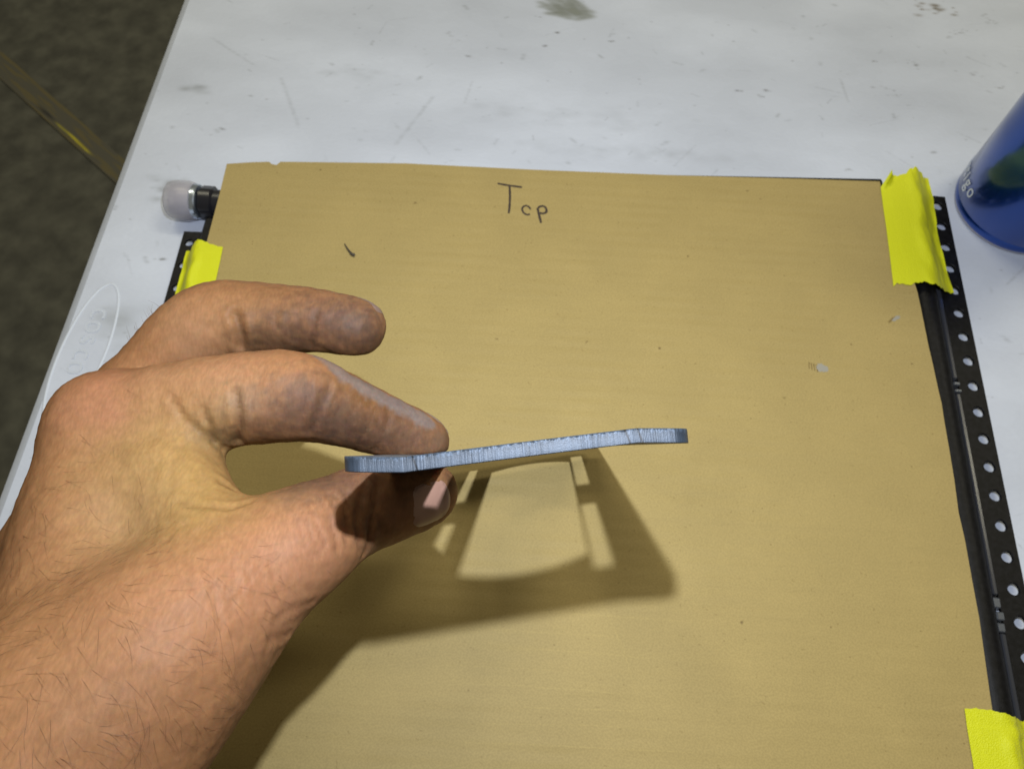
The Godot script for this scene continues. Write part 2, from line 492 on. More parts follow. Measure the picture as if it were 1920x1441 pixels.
func field(p: Vector3, list: PackedInt32Array) -> float:
	var palm := 1.0
	var fing := 1.0
	var cur := 1.0
	var last := -1
	var last_palm := 1
	for i in list:
		var q := p - cap_a[i]
		var ab := cap_ab[i]
		var t := clampf(q.dot(ab) * cap_inv[i], 0.0, 1.0)
		var d := (q - ab * t).length() - cap_r[i] - cap_dr[i] * t
		if cap_chain[i] == last:
			var h := 0.003 - absf(cur - d)
			cur = minf(cur, d)
			if h > 0.0:
				cur -= h * h * 83.333
		else:
			if last_palm == 1:
				palm = smin(palm, cur, 0.012)
			else:
				fing = minf(fing, cur)
			cur = d
			last = cap_chain[i]
			last_palm = cap_palm[i]
	if last_palm == 1:
		palm = smin(palm, cur, 0.012)
	else:
		fing = minf(fing, cur)
	var all := smin(palm, fing, 0.008)
	# flesh gives way where it presses on the steel
	var w := p + HAND_AT - PLATE_AT
	var a := w.dot(PLATE_X)
	if a > -0.004:
		var s := maxf(maxf(absf(w.dot(PLATE_UP) - plate_height(a)) - PLATE_HALF, -w.dot(PLATE_DEEP)), -a)
		all = -smin(-all, s, 0.0012)
	return all


func cull(p: Vector3, list: PackedInt32Array, reach: float) -> PackedInt32Array:
	var ds := PackedFloat32Array()
	var least := 1.0
	for i in list:
		var q := p - cap_a[i]
		var t := clampf(q.dot(cap_ab[i]) * cap_inv[i], 0.0, 1.0)
		var d := (q - cap_ab[i] * t).length() - cap_r[i] - cap_dr[i] * t
		ds.append(d)
		least = minf(least, d)
	var o := PackedInt32Array()
	for k in list.size():
		if ds[k] < least + reach * 2.0 + 0.0125:
			o.append(list[k])
	return o


func refine(cx: int, cy: int, cz: int, size: int, origin: Vector3, list: PackedInt32Array) -> void:
	# (cx, cy, cz): first cell of a cube of size cells
	var half := size * CELL * 0.5
	var mid := origin + Vector3(cx, cy, cz) * CELL + Vector3.ONE * half
	var near := cull(mid, list, half * 1.733)
	if absf(field(mid, near)) > half * 1.733 + 0.0035:
		return
	if size == CELLS:
		jobs.append([cx, cy, cz, near])
		return
	var s := size / 2
	for i in 8:
		refine(cx + s * (i & 1), cy + s * ((i >> 1) & 1), cz + s * (i >> 2), s, origin, near)


func segment_distance(p: Vector3, a: Vector3, b: Vector3) -> float:
	var ab := b - a
	var t := clampf((p - a).dot(ab) / maxf(ab.length_squared(), 1e-12), 0.0, 1.0)
	return p.distance_to(a + ab * t)


func build_hand() -> void:
	lay_bones()
	var hand := thing("hand", "bare left hand and wrist with grimy fingertips pinching the steel bracket", "hand", HAND_AT)
	var all := PackedInt32Array(range(cap_a.size()))
	var lo := Vector3.ONE
	var hi := -Vector3.ONE
	for i in cap_a.size():
		for q in [cap_a[i], cap_a[i] + cap_ab[i]]:
			lo = lo.min(q)
			hi = hi.max(q)
	var cube := 512
	var origin := (lo + hi) / 2.0 - Vector3.ONE * cube * CELL * 0.5
	refine(0, 0, 0, cube, origin, all)
	var cells := {}
	var verts := PackedVector3Array()
	var owner_job := PackedInt32Array()
	var quads := []
	var side := CELLS + 1
	var v := PackedFloat32Array()
	v.resize(side * side * side)
	for jn in jobs.size():
		var job: Array = jobs[jn]
		var list: PackedInt32Array = job[3]
		var at := origin + Vector3(job[0], job[1], job[2]) * CELL
		for x in side:
			for y in side:
				for z in side:
					v[(x * side + y) * side + z] = field(at + Vector3(x, y, z) * CELL, list)
		for x in CELLS:
			for y in CELLS:
				for z in CELLS:
					var base := (x * side + y) * side + z
					var c000 := v[base]
					var inside := 0
					for k in 8:
						if v[base + (k & 1) * side * side + ((k >> 1) & 1) * side + (k >> 2)] < 0.0:
							inside += 1
					if inside == 0 or inside == 8:
						continue
					var sum := Vector3.ZERO
					var count := 0
					for k in 8:
						var pa := Vector3(k & 1, (k >> 1) & 1, k >> 2)
						var va := v[base + (k & 1) * side * side + ((k >> 1) & 1) * side + (k >> 2)]
						for axis in 3:
							if pa[axis] == 0.0:
								var vb := v[base + (k & 1) * side * side + ((k >> 1) & 1) * side + (k >> 2) + [side * side, side, 1][axis]]
								if (va < 0.0) != (vb < 0.0):
									var q := pa
									q[axis] = va / (va - vb)
									sum += q
									count += 1
					var gx: int = job[0] + x
					var gy: int = job[1] + y
					var gz: int = job[2] + z
					cells[(gx * 1024 + gy) * 1024 + gz] = verts.size()
					verts.append(at + (Vector3(x, y, z) + sum / count) * CELL)
					owner_job.append(jn)
					for axis in 3:
						var vb := v[base + [side * side, side, 1][axis]]
						if (c000 < 0.0) != (vb < 0.0):
							quads.append([gx, gy, gz, axis, c000 < 0.0])
	# on to the surface itself
	var normals := PackedVector3Array()
	normals.resize(verts.size())
	var e := 0.0003
	for i in verts.size():
		var list: PackedInt32Array = jobs[owner_job[i]][3]
		var p := verts[i]
		var d := field(p, list)
		var g := Vector3(field(p + Vector3(e, 0, 0), list) - d, field(p + Vector3(0, e, 0), list) - d, field(p + Vector3(0, 0, e), list) - d) / e
		normals[i] = g.normalized()
		verts[i] = p - g * (d / maxf(g.length_squared(), 0.3))
	var index := PackedInt32Array()
	for q in quads:
		var o1 := [[0, 1, 0], [0, 0, 1], [1, 0, 0]]
		var o2 := [[0, 0, 1], [1, 0, 0], [0, 1, 0]]
		var f: Array = o1[q[3]]
		var s: Array = o2[q[3]]
		var ids := []
		for c in [[0, 0], [1, 0], [1, 1], [0, 1]]:
			var key: int = ((q[0] - f[0] * c[0] - s[0] * c[1]) * 1024 + q[1] - f[1] * c[0] - s[1] * c[1]) * 1024 + q[2] - f[2] * c[0] - s[2] * c[1]
			ids.append(cells.get(key, -1))
		if ids.has(-1):
			continue
		if q[4]:
			ids.reverse()
		index.append_array(PackedInt32Array([ids[0], ids[1], ids[2], ids[0], ids[2], ids[3]]))
	print("hand: ", jobs.size(), " blocks ", verts.size(), " vertices ", Time.get_ticks_msec(), " ms")
	# creases, bulges, uneven skin
	var lines := []
	for c in creases:
		var pts := PackedVector3Array()
		for k in range(2, c.size()):
			pts.append(Vector3(c[k][0], c[k][1], c[k][2]) / 1000.0)
		var mid := (pts[0] + pts[-1]) / 2.0
		var reach := 0.0
		for q in pts:
			reach = maxf(reach, q.distance_to(mid))
		lines.append([mid, reach + c[0] * 0.0025, c[0] / 1000.0, c[1] / 1000.0, pts])
	rng.seed = 41
	for r in fold_runs:
		var from := Vector3(r[0][0], r[0][1], r[0][2]) / 1000.0
		var to := Vector3(r[1][0], r[1][1], r[1][2]) / 1000.0
		for k in int(r[4]):
			var p := from.lerp(to, (k + rng.randf_range(0.2, 0.8)) / float(r[4]))
			var near := cull(p, all, 0.012)
			var d0 := field(p, near)
			var n := Vector3(field(p + Vector3(e, 0, 0), near) - d0, field(p + Vector3(0, e, 0), near) - d0, field(p + Vector3(0, 0, e), near) - d0).normalized()
			var across := n.cross((to - from).normalized()).normalized()
			var axis := (to - from).normalized()
			var pts := PackedVector3Array()
			var a: float = -float(r[2]) * rng.randf_range(0.4, 1.0) / 1000.0
			var b: float = float(r[3]) * rng.randf_range(0.4, 1.0) / 1000.0
			var bow := rng.randf_range(-0.0012, 0.0012)
			for i in 5:
				var q := p + across * lerpf(a, b, i / 4.0) + axis * bow * sin(i * 0.8)
				for step in 3:
					q -= n * clampf(field(q, near), -0.004, 0.004)
				pts.append(q)
			var mid := (pts[0] + pts[-1]) / 2.0
			var reach := 0.0
			for q in pts:
				reach = maxf(reach, q.distance_to(mid))
			lines.append([mid, reach + r[5] * 0.0025, r[5] / 1000.0, r[6] * rng.randf_range(0.6, 1.3) / 1000.0, pts])
	var lumps := noise_of(FastNoiseLite.TYPE_SIMPLEX, 110.0, 3, 5)
	var fine := noise_of(FastNoiseLite.TYPE_SIMPLEX, 420.0, 2, 8)
	for i in verts.size():
		var p := verts[i]
		var move := lumps.get_noise_3dv(p) * 0.0003 + fine.get_noise_3dv(p) * 0.00008
		for l in lines:
			if p.distance_to(l[0]) < l[1]:
				var pts: PackedVector3Array = l[4]
				var d := 1.0
				var along := 0.0
				for k in pts.size() - 1:
					d = minf(d, segment_distance(p, pts[k], pts[k + 1]))
				along = d / l[2]
				move -= l[3] * exp(-along * along) - 0.35 * l[3] * exp(-(along - 1.9) * (along - 1.9) * 1.5)
		for b in bulges:
			var d: float = p.distance_to(Vector3(b[2][0], b[2][1], b[2][2]) / 1000.0) * 1000.0 / b[0]
			if d < 2.2:
				move += b[1] * 0.001 * exp(-d * d)
		verts[i] = p + normals[i] * move
	# normals from the faces
	var smooth := PackedVector3Array()
	smooth.resize(verts.size())
	for i in range(0, index.size(), 3):
		var n := (verts[index[i + 2]] - verts[index[i]]).cross(verts[index[i + 1]] - verts[index[i]])
		for k in 3:
			smooth[index[i + k]] += n
	for i in smooth.size():
		smooth[i] = smooth[i].normalized()
		if smooth[i].dot(normals[i]) < 0.0 and i % 997 == 0:
			print("inside out")
	# tone
	var colors := PackedColorArray()
	colors.resize(verts.size())
	var patches := []
	for c in skin_patches:
		patches.append([Vector3(c[0][0], c[0][1], c[0][2]) / 1000.0, c[1] / 1000.0, c[2], Color(c[3][0], c[3][1], c[3][2])])
	var dust := []
	for q in dust_line:
		dust.append(Vector3(q[0], q[1], q[2]) / 1000.0)
	var mottle := noise_of(FastNoiseLite.TYPE_SIMPLEX, 170.0, 4, 21)
	var grit := noise_of(FastNoiseLite.TYPE_SIMPLEX, 330.0, 4, 52)
	var edges := noise_of(FastNoiseLite.TYPE_SIMPLEX, 260.0, 3, 33)
	for i in verts.size():
		var p := verts[i]
		var col := Color(0.268, 0.128, 0.056)
		var wob := 1.0 + 0.35 * edges.get_noise_3dv(p)
		for c in patches:
			var d: float = p.distance_to(c[0]) * wob / c[1]
			if d < 1.9:
				var hold: float = c[2] * exp(-d * d)
				if c[3].r < 0.2:      # grime sits unevenly
					hold *= clampf(0.95 + 0.38 * grit.get_noise_3dv(p), 0.2, 1.3)
				col = col.lerp(c[3], minf(hold, 0.95))
		var dd := 1.0
		for k in dust.size() - 1:
			dd = minf(dd, segment_distance(p, dust[k], dust[k + 1]))
		col = col.lerp(Color(0.155, 0.145, 0.145), 0.55 * smoothstep(0.0042, 0.0022, dd * wob) * smoothstep(0.036, 0.044, p.x))
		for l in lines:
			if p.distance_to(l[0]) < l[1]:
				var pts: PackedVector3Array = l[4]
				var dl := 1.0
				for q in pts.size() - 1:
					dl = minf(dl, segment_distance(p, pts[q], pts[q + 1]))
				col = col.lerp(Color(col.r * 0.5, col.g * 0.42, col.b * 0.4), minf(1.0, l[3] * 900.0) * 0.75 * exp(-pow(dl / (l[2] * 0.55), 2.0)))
		var k := 1.0 + 0.10 * mottle.get_noise_3dv(p)
		colors[i] = Color(col.r * k, col.g * (k - 0.04 * mottle.get_noise_3dv(p * 2.3)), col.b * k)
	var arrays := []
	arrays.resize(Mesh.ARRAY_MAX)
	arrays[Mesh.ARRAY_VERTEX] = verts
	arrays[Mesh.ARRAY_NORMAL] = smooth
	arrays[Mesh.ARRAY_COLOR] = colors
	arrays[Mesh.ARRAY_INDEX] = index
	var am := ArrayMesh.new()
	am.add_surface_from_arrays(Mesh.PRIMITIVE_TRIANGLES, arrays)
	var skin := paint(Color.WHITE, 0.56)
	skin.vertex_color_use_as_albedo = true
	skin.metallic_specular = 0.26
	skin.subsurf_scatter_enabled = true
	skin.subsurf_scatter_strength = 0.12
	triplanar(skin, 0.045)
	skin.uv1_scale = Vector3(1.0 / 0.017, 1.0 / 0.040, 1.0 / 0.040)
	var wrinkle := noise_of(FastNoiseLite.TYPE_CELLULAR, 0.075, 2, 4)
	wrinkle.cellular_return_type = FastNoiseLite.RETURN_DISTANCE2_SUB
	wrinkle.domain_warp_enabled = true
	wrinkle.domain_warp_amplitude = 12.0
	wrinkle.domain_warp_frequency = 0.03
	var lines_im := noise_image(wrinkle, 1024)
	relief(skin, lines_im, 0.017)
	var pores := noise_image(noise_of(FastNoiseLite.TYPE_SIMPLEX, 0.012, 7, 9), 1024)
	tone(pores, 0.96, 0.06)
	skin.albedo_texture = tex(pores)
	var body := MeshInstance3D.new()
	body.name = "skin"
	body.mesh = am
	body.material_override = skin
	hand.add_child(body, true)
	build_nails(hand, all)
	build_hair(hand, verts, smooth)
	print("hand done ", Time.get_ticks_msec(), " ms")


func build_nails(hand: Node3D, all: PackedInt32Array) -> void:
	var looks := [paint(linear(0.26, 0.150, 0.112), 0.36), paint(linear(0.20, 0.14, 0.11), 0.4), paint(linear(0.17, 0.11, 0.085), 0.4)]
	for k in nail_spots.size():
		var s: Array = nail_spots[k]
		var c := Vector3(s[0][0], s[0][1], s[0][2]) / 1000.0
		var n := (Vector3(s[1][0], s[1][1], s[1][2])).normalized()
		var ax := (Vector3(s[2][0], s[2][1], s[2][2])).normalized()
		var across := n.cross(ax)
		var list := cull(c, all, 0.014)
		var rows := 14
		var columns := 14
		var p := []
		for i in rows + 1:
			var line := []
			for j in columns + 1:
				# a rounded square: grid squeezed into a superellipse
				var u := -1.0 + 2.0 * i / rows
				var w := -1.0 + 2.0 * j / columns
				var r := maxf(absf(u), absf(w))
				var l := pow(pow(absf(u), 3.2) + pow(absf(w), 3.2), 1.0 / 3.2)
				if l > 0.0:
					u *= r / l
					w *= r / l
				var q: Vector3 = c + ax * u * s[3] / 1000.0 + across * w * s[4] / 1000.0 + n * 0.003
				for step in 12:
					var d: float = field(q, list)
					q -= n * clampf(d, -0.002, 0.002)
					if q.distance_to(c) > 0.012:
						break
				var lift := 0.00035 - 0.0006 * pow(r, 6.0) + (0.0003 if u > 0.6 and r < 0.99 else 0.0)
				line.append(q + n * lift)
			p.append(line)
		var st := start()
		var normal_at := func(i: int, j: int) -> Vector3:
			var a: Vector3 = p[mini(i + 1, rows)][j] - p[maxi(i - 1, 0)][j]
			var b: Vector3 = p[i][mini(j + 1, columns)] - p[i][maxi(j - 1, 0)]
			var m := a.cross(b).normalized()
			return m if m.dot(n) > 0.0 else -m
		for i in rows:
			for j in columns:
				var a := [p[i][j], p[i + 1][j], p[i + 1][j + 1], p[i][j + 1]]
				var m := [normal_at.call(i, j), normal_at.call(i + 1, j), normal_at.call(i + 1, j + 1), normal_at.call(i, j + 1)]
				tri(st, [a[0], a[1], a[2]], [m[0], m[1], m[2]])
				tri(st, [a[0], a[2], a[3]], [m[0], m[2], m[3]])
		part("nail", st, looks[k], hand)


func build_hair(hand: Node3D, verts: PackedVector3Array, normals: PackedVector3Array) -> void:
	var st := start()
	rng.seed = 11
	var sets := []
	for h in hair_patches:
		sets.append([Vector3(h[0][0], h[0][1], h[0][2]) / 1000.0, h[1] / 1000.0])
	var made := 0
	var tries := 0
	var flow := noise_of(FastNoiseLite.TYPE_SIMPLEX, 45.0, 2, 3)
	while made < 430 and tries < 60000:
		tries += 1
		var i := rng.randi_range(0, verts.size() - 1)
		var p := verts[i]
		var ok := false
		for s in sets:
			var d: float = p.distance_to(s[0]) / s[1]
			if rng.randf() < 0.6 * exp(-d * d):
				ok = true
				break
		if not ok:
			continue
		var n := normals[i]
		var turn := flow.get_noise_3dv(p) * 1.1 + rng.randfn() * 0.2
		var dir := Vector3(0.62, -0.5, 0.35).rotated(n, turn)
		dir = (dir - n * dir.dot(n)).normalized()
		var curl := n.cross(dir) * rng.randf_range(-0.5, 0.5)
		var length := rng.randf_range(0.0045, 0.0115)
		var pts := []
		var radii := []
		var lift := rng.randf_range(0.10, 0.26)
		for k in 6:
			var t := k / 5.0
			pts.append(p + (dir * t + curl * t * t) * length + n * length * (lift * t - lift * 0.8 * t * t) - n * 0.0002 * (1.0 - t))
			radii.append(lerpf(0.000028, 0.000010, t))
		tube(st, pts, radii, 3)
		made += 1
	# a few stand up along the back of the middle finger
	for k in 26:
		var c := Vector3(float(finger_chains[1][1][0]), float(finger_chains[1][1][1]), float(finger_chains[1][1][2])) / 1000.0
		var best := -1
		for t in 400:
			var i := rng.randi_range(0, verts.size() - 1)
			if verts[i].distance_to(c) < 0.016 and normals[i].dot(Vector3(-0.4, 0.35, -0.8)) > 0.75:
				best = i
				break
		if best < 0:
			continue
		var n := normals[best]
		var dir := (n + Vector3(rng.randf_range(-0.2, 0.8), rng.randf_range(-0.4, 0.4), rng.randf_range(-0.5, 0.2))).normalized()
		var length := rng.randf_range(0.002, 0.005)
		var bend := Vector3(rng.randfn(), rng.randfn(), rng.randfn()) * 0.2
		tube(st, [verts[best], verts[best] + dir * length * 0.5, verts[best] + (dir + bend) * length], [0.00004, 0.000032, 0.000016], 3)
	var hair := part("hair", st, paint(linear(0.085, 0.042, 0.022), 0.45), hand)
	hair.set_meta("kind", "stuff")


# ---------------------------------------------------------------- the bracket

func plate_point(a: float, b: float, side: float, inset := 0.0) -> Vector3:
	return PLATE_X * a + PLATE_DEEP * b + PLATE_UP * (plate_height(a) + side * PLATE_HALF - side * inset)


func build_bracket() -> void:
	var t := thing("steel_bracket", "flat laser-cut steel bracket with bent ends held edge on between finger and thumb", "bracket", PLATE_AT)
	var steel := paint(linear(0.15, 0.18, 0.22), 0.45, 0.4)
	steel.metallic_specular = 0.6
	var streak := Image.create(1024, 64, false, Image.FORMAT_L8)
	rng.seed = 5
	var level := 0.5
	for x in 1024:
		level = clampf(lerpf(level, rng.randf(), 0.16 if fmod(x, 170.0) > 60.0 else 0.4), 0.0, 1.0)
		for y in 64:
			streak.set_pixel(x, y, Color.from_hsv(0, 0, clampf(level + rng.randf_range(-0.1, 0.1) - 0.12 * sin(y * 0.1), 0, 1)))
	var cut := steel.duplicate() as StandardMaterial3D
	relief(cut, streak, 0.10)
	var tint := streak.duplicate() as Image
	tone(tint, 0.8, 0.22)
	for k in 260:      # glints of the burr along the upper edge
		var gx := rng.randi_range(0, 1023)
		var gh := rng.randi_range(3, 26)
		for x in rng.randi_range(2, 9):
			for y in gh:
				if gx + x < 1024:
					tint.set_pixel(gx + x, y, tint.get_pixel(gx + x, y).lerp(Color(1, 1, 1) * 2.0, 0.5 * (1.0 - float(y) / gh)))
	for bend in [15.6, 64.6, 67.6]:      # dark bend lines
		for y in 64:
			for x in 11:
				var bx := int((bend + y * 0.018) * 12.2 / 1000.0 * 1024.0) + x
				tint.set_pixel(bx, y, tint.get_pixel(bx, y).lerp(Color(0.16, 0.17, 0.2), 0.8 * exp(-pow((x - 5.0) / 2.6, 2.0))))
	cut.albedo_texture = tex(tint)
	cut.albedo_color = linear(0.046, 0.064, 0.092)
	var face := steel.duplicate() as StandardMaterial3D
	face.albedo_color = linear(0.15, 0.18, 0.22)
	triplanar(face, 0.06)
	var mill := noise_image(noise_of(FastNoiseLite.TYPE_SIMPLEX, 0.03, 5, 3), 512)
	tone(mill, 0.8, 0.35)
	face.albedo_texture = tex(mill)
	var width: float = plate_profile[-1][0] / 1000.0
	var deep := 0.197
	var near_edge := func(a: float) -> float:      # rounded corners
		var r := 0.0048
		var d: float = maxf(r - a, r - (width - a))
		return (r - sqrt(maxf(r * r - d * d, 0.0))) * 1.4 if d > 0.0 else 0.0
	var tab := 0.0050      # the sides draw in a little towards the far end
	var far_edge := func(a: float) -> float:
		var d: float = minf(a, width - a)
		return deep if d >= tab - 1e-6 else lerpf(0.009, deep, d / tab)
	var window_near := func(a: float) -> float:
		var x: float = (a - 0.0447) / 0.0175
		return 0.0200 + 0.0080 * x * x
	var window_far := func(a: float) -> float:
		return deep - window_near.call(a)
	# spans across the bracket, each with the holes it is pierced by
	var level_at := func(y: float) -> Callable:
		return func(_a: float) -> float: return y
	var slots := [[level_at.call(0.0160), level_at.call(0.0900)], [level_at.call(0.1070), level_at.call(0.1798)]]
	var spans := [[0.0, tab - 1e-5, []], [tab, 0.0164, []], [0.0164, 0.0218, slots], [0.0218, 0.0272, []], [0.0272, 0.0622, [[window_near, window_far]]], [0.0622, 0.0628, []], [0.0628, 0.0683, slots], [0.0683, width - tab, []], [width - tab + 1e-5, width, []]]
	var body := start()
	var rim := start()
	rng.seed = 77
	var bite := 0.00022
	for s in spans:
		var count := int(ceil((s[1] - s[0]) / 0.0006))
		for i in count:
			var a0: float = lerpf(s[0], s[1], float(i) / count)
			var a1: float = lerpf(s[0], s[1], float(i + 1) / count)
			var edges := [[near_edge, 1.0]]
			for h in s[2]:
				edges.append([h[0], -1.0])
				edges.append([h[1], 1.0])
			edges.append([far_edge, -1.0])
			for k in range(0, edges.size(), 2):
				var n0: Callable = edges[k][0]
				var n1: Callable = edges[k + 1][0]
				for side in [1.0, -1.0]:
					var inset := 0.0
					quad(body, plate_point(a0, n0.call(a0) + 0.0003, side, inset), plate_point(a1, n0.call(a1) + 0.0003, side, inset), plate_point(a1, n1.call(a1) - 0.0003, side, inset), plate_point(a0, n1.call(a0) - 0.0003, side, inset), PLATE_UP * side)
			for g in edges:
				var f: Callable = g[0]
				var into: float = g[1] * 0.0003
				var b0: float = f.call(a0)
				var b1: float = f.call(a1)
				var n: Vector3 = (PLATE_DEEP * -g[1] + PLATE_X * (b1 - b0) / (a1 - a0) * g[1]).normalized()
				var low := 0.00018
				var next_bite := rng.randf_range(0.0001, 0.0006)
				var p := [plate_point(a0, b0 + into, 1.0), plate_point(a1, b1 + into, 1.0), plate_point(a1, b1, 1.0, next_bite), plate_point(a0, b0, 1.0, bite), plate_point(a0, b0, -1.0, low), plate_point(a1, b1, -1.0, low), plate_point(a1, b1 + into, -1.0), plate_point(a0, b0 + into, -1.0)]
				bite = next_bite
				var u0 := a0 * 12.2
				var u1 := a1 * 12.2
				quad(rim, p[0], p[1], p[2], p[3], (n + PLATE_UP).normalized(), [Vector2(u0, 0), Vector2(u1, 0), Vector2(u1, 0.15), Vector2(u0, 0.15)])
				quad(rim, p[3], p[2], p[5], p[4], n, [Vector2(u0, 0.15), Vector2(u1, 0.15), Vector2(u1, 0.9), Vector2(u0, 0.9)])
				quad(rim, p[4], p[5], p[6], p[7], (n - PLATE_UP).normalized(), [Vector2(u0, 0.9), Vector2(u1, 0.9), Vector2(u1, 1), Vector2(u0, 1)])
	# walls across: ends, slots and window sides
	var wall := func(a: float, b0: float, b1: float, dir: float) -> void:
		quad(rim, plate_point(a, b0, 1.0), plate_point(a, b1, 1.0), plate_point(a, b1, -1.0), plate_point(a, b0, -1.0), PLATE_X * dir, [Vector2(b0 * 20.0, 0), Vector2(b1 * 20.0, 0), Vector2(b1 * 20.0, 1), Vector2(b0 * 20.0, 1)])
	wall.call(0.0, 0.0067, 0.009, -1.0)
	wall.call(width, 0.0067, 0.009, 1.0)
	for s in spans:
		for h in s[2]:
			wall.call(s[0], h[0].call(s[0]), h[1].call(s[0]), 1.0)
			wall.call(s[1], h[0].call(s[1]), h[1].call(s[1]), -1.0)
	part("plate", body, face, t)
	part("cut_edge", rim, cut, t)


# ---------------------------------------------------------------- table, floor

func build_floor() -> void:
	var st := start()
	quad(st, Vector3(-5, 0, -5), Vector3(5, 0, -5), Vector3(5, 0, 5), Vector3(-5, 0, 5), Vector3.UP, [Vector2(0, 0), Vector2(10, 0), Vector2(10, 10), Vector2(0, 10)])
	var im := noise_image(noise_of(FastNoiseLite.TYPE_SIMPLEX, 0.012, 6, 12), 1024)
	tone(im, 0.88, 0.2)
	var m := paint(linear(0.088, 0.088, 0.070), 0.75)
	m.albedo_texture = tex(im)
	m.uv1_scale = Vector3(1.1, 1.1, 1)
	var o := part("floor", st, m, self)
	o.set_meta("kind", "structure")
	# worn yellow line
	var line := start()
	var yellow := Image.create(512, 128, false, Image.FORMAT_RGB8)
	var wear := noise_of(FastNoiseLite.TYPE_SIMPLEX, 0.02, 5, 40)
	for x in 512:
		for y in 128:
			var edge := absf(y - 64.0) / 64.0
			var k := smoothstep(0.0, 0.5, wear.get_noise_2d(x, y * 1.5) + 0.02 + 0.30 * smoothstep(0.45, 0.8, edge))
			yellow.set_pixel(x, y, linear(0.075, 0.072, 0.054).lerp(linear(0.13, 0.10, 0.028), k * 0.6))
	stain(yellow, Vector2(330, 100), Vector2(14, 5), 14, 6.0, linear(0.52, 0.46, 0.02), 0.8)
	stain(yellow, Vector2(290, 98), Vector2(5, 3), 6, 6.0, linear(0.02, 0.02, 0.018), 0.9)
	var a := Vector2(-1.55, -1.631)
	var b := Vector2(-0.46, -0.732)
	var d := (b - a).normalized()
	var w := Vector2(-d.y, d.x) * 0.022
	var q := []
	for c in [a - w, b - w, b + w, a + w]:
		q.append(Vector3(c.x, 0.004, c.y))
	quad(line, q[0], q[1], q[2], q[3], Vector3.UP, [Vector2(0, 0), Vector2(1, 0), Vector2(1, 1), Vector2(0, 1)])
	var ym := paint(Color.WHITE, 0.6)
	ym.albedo_texture = tex(yellow)
	var yl := part("painted_line", line, ym, o)
	yl.set_meta("label", "worn yellow painted line")


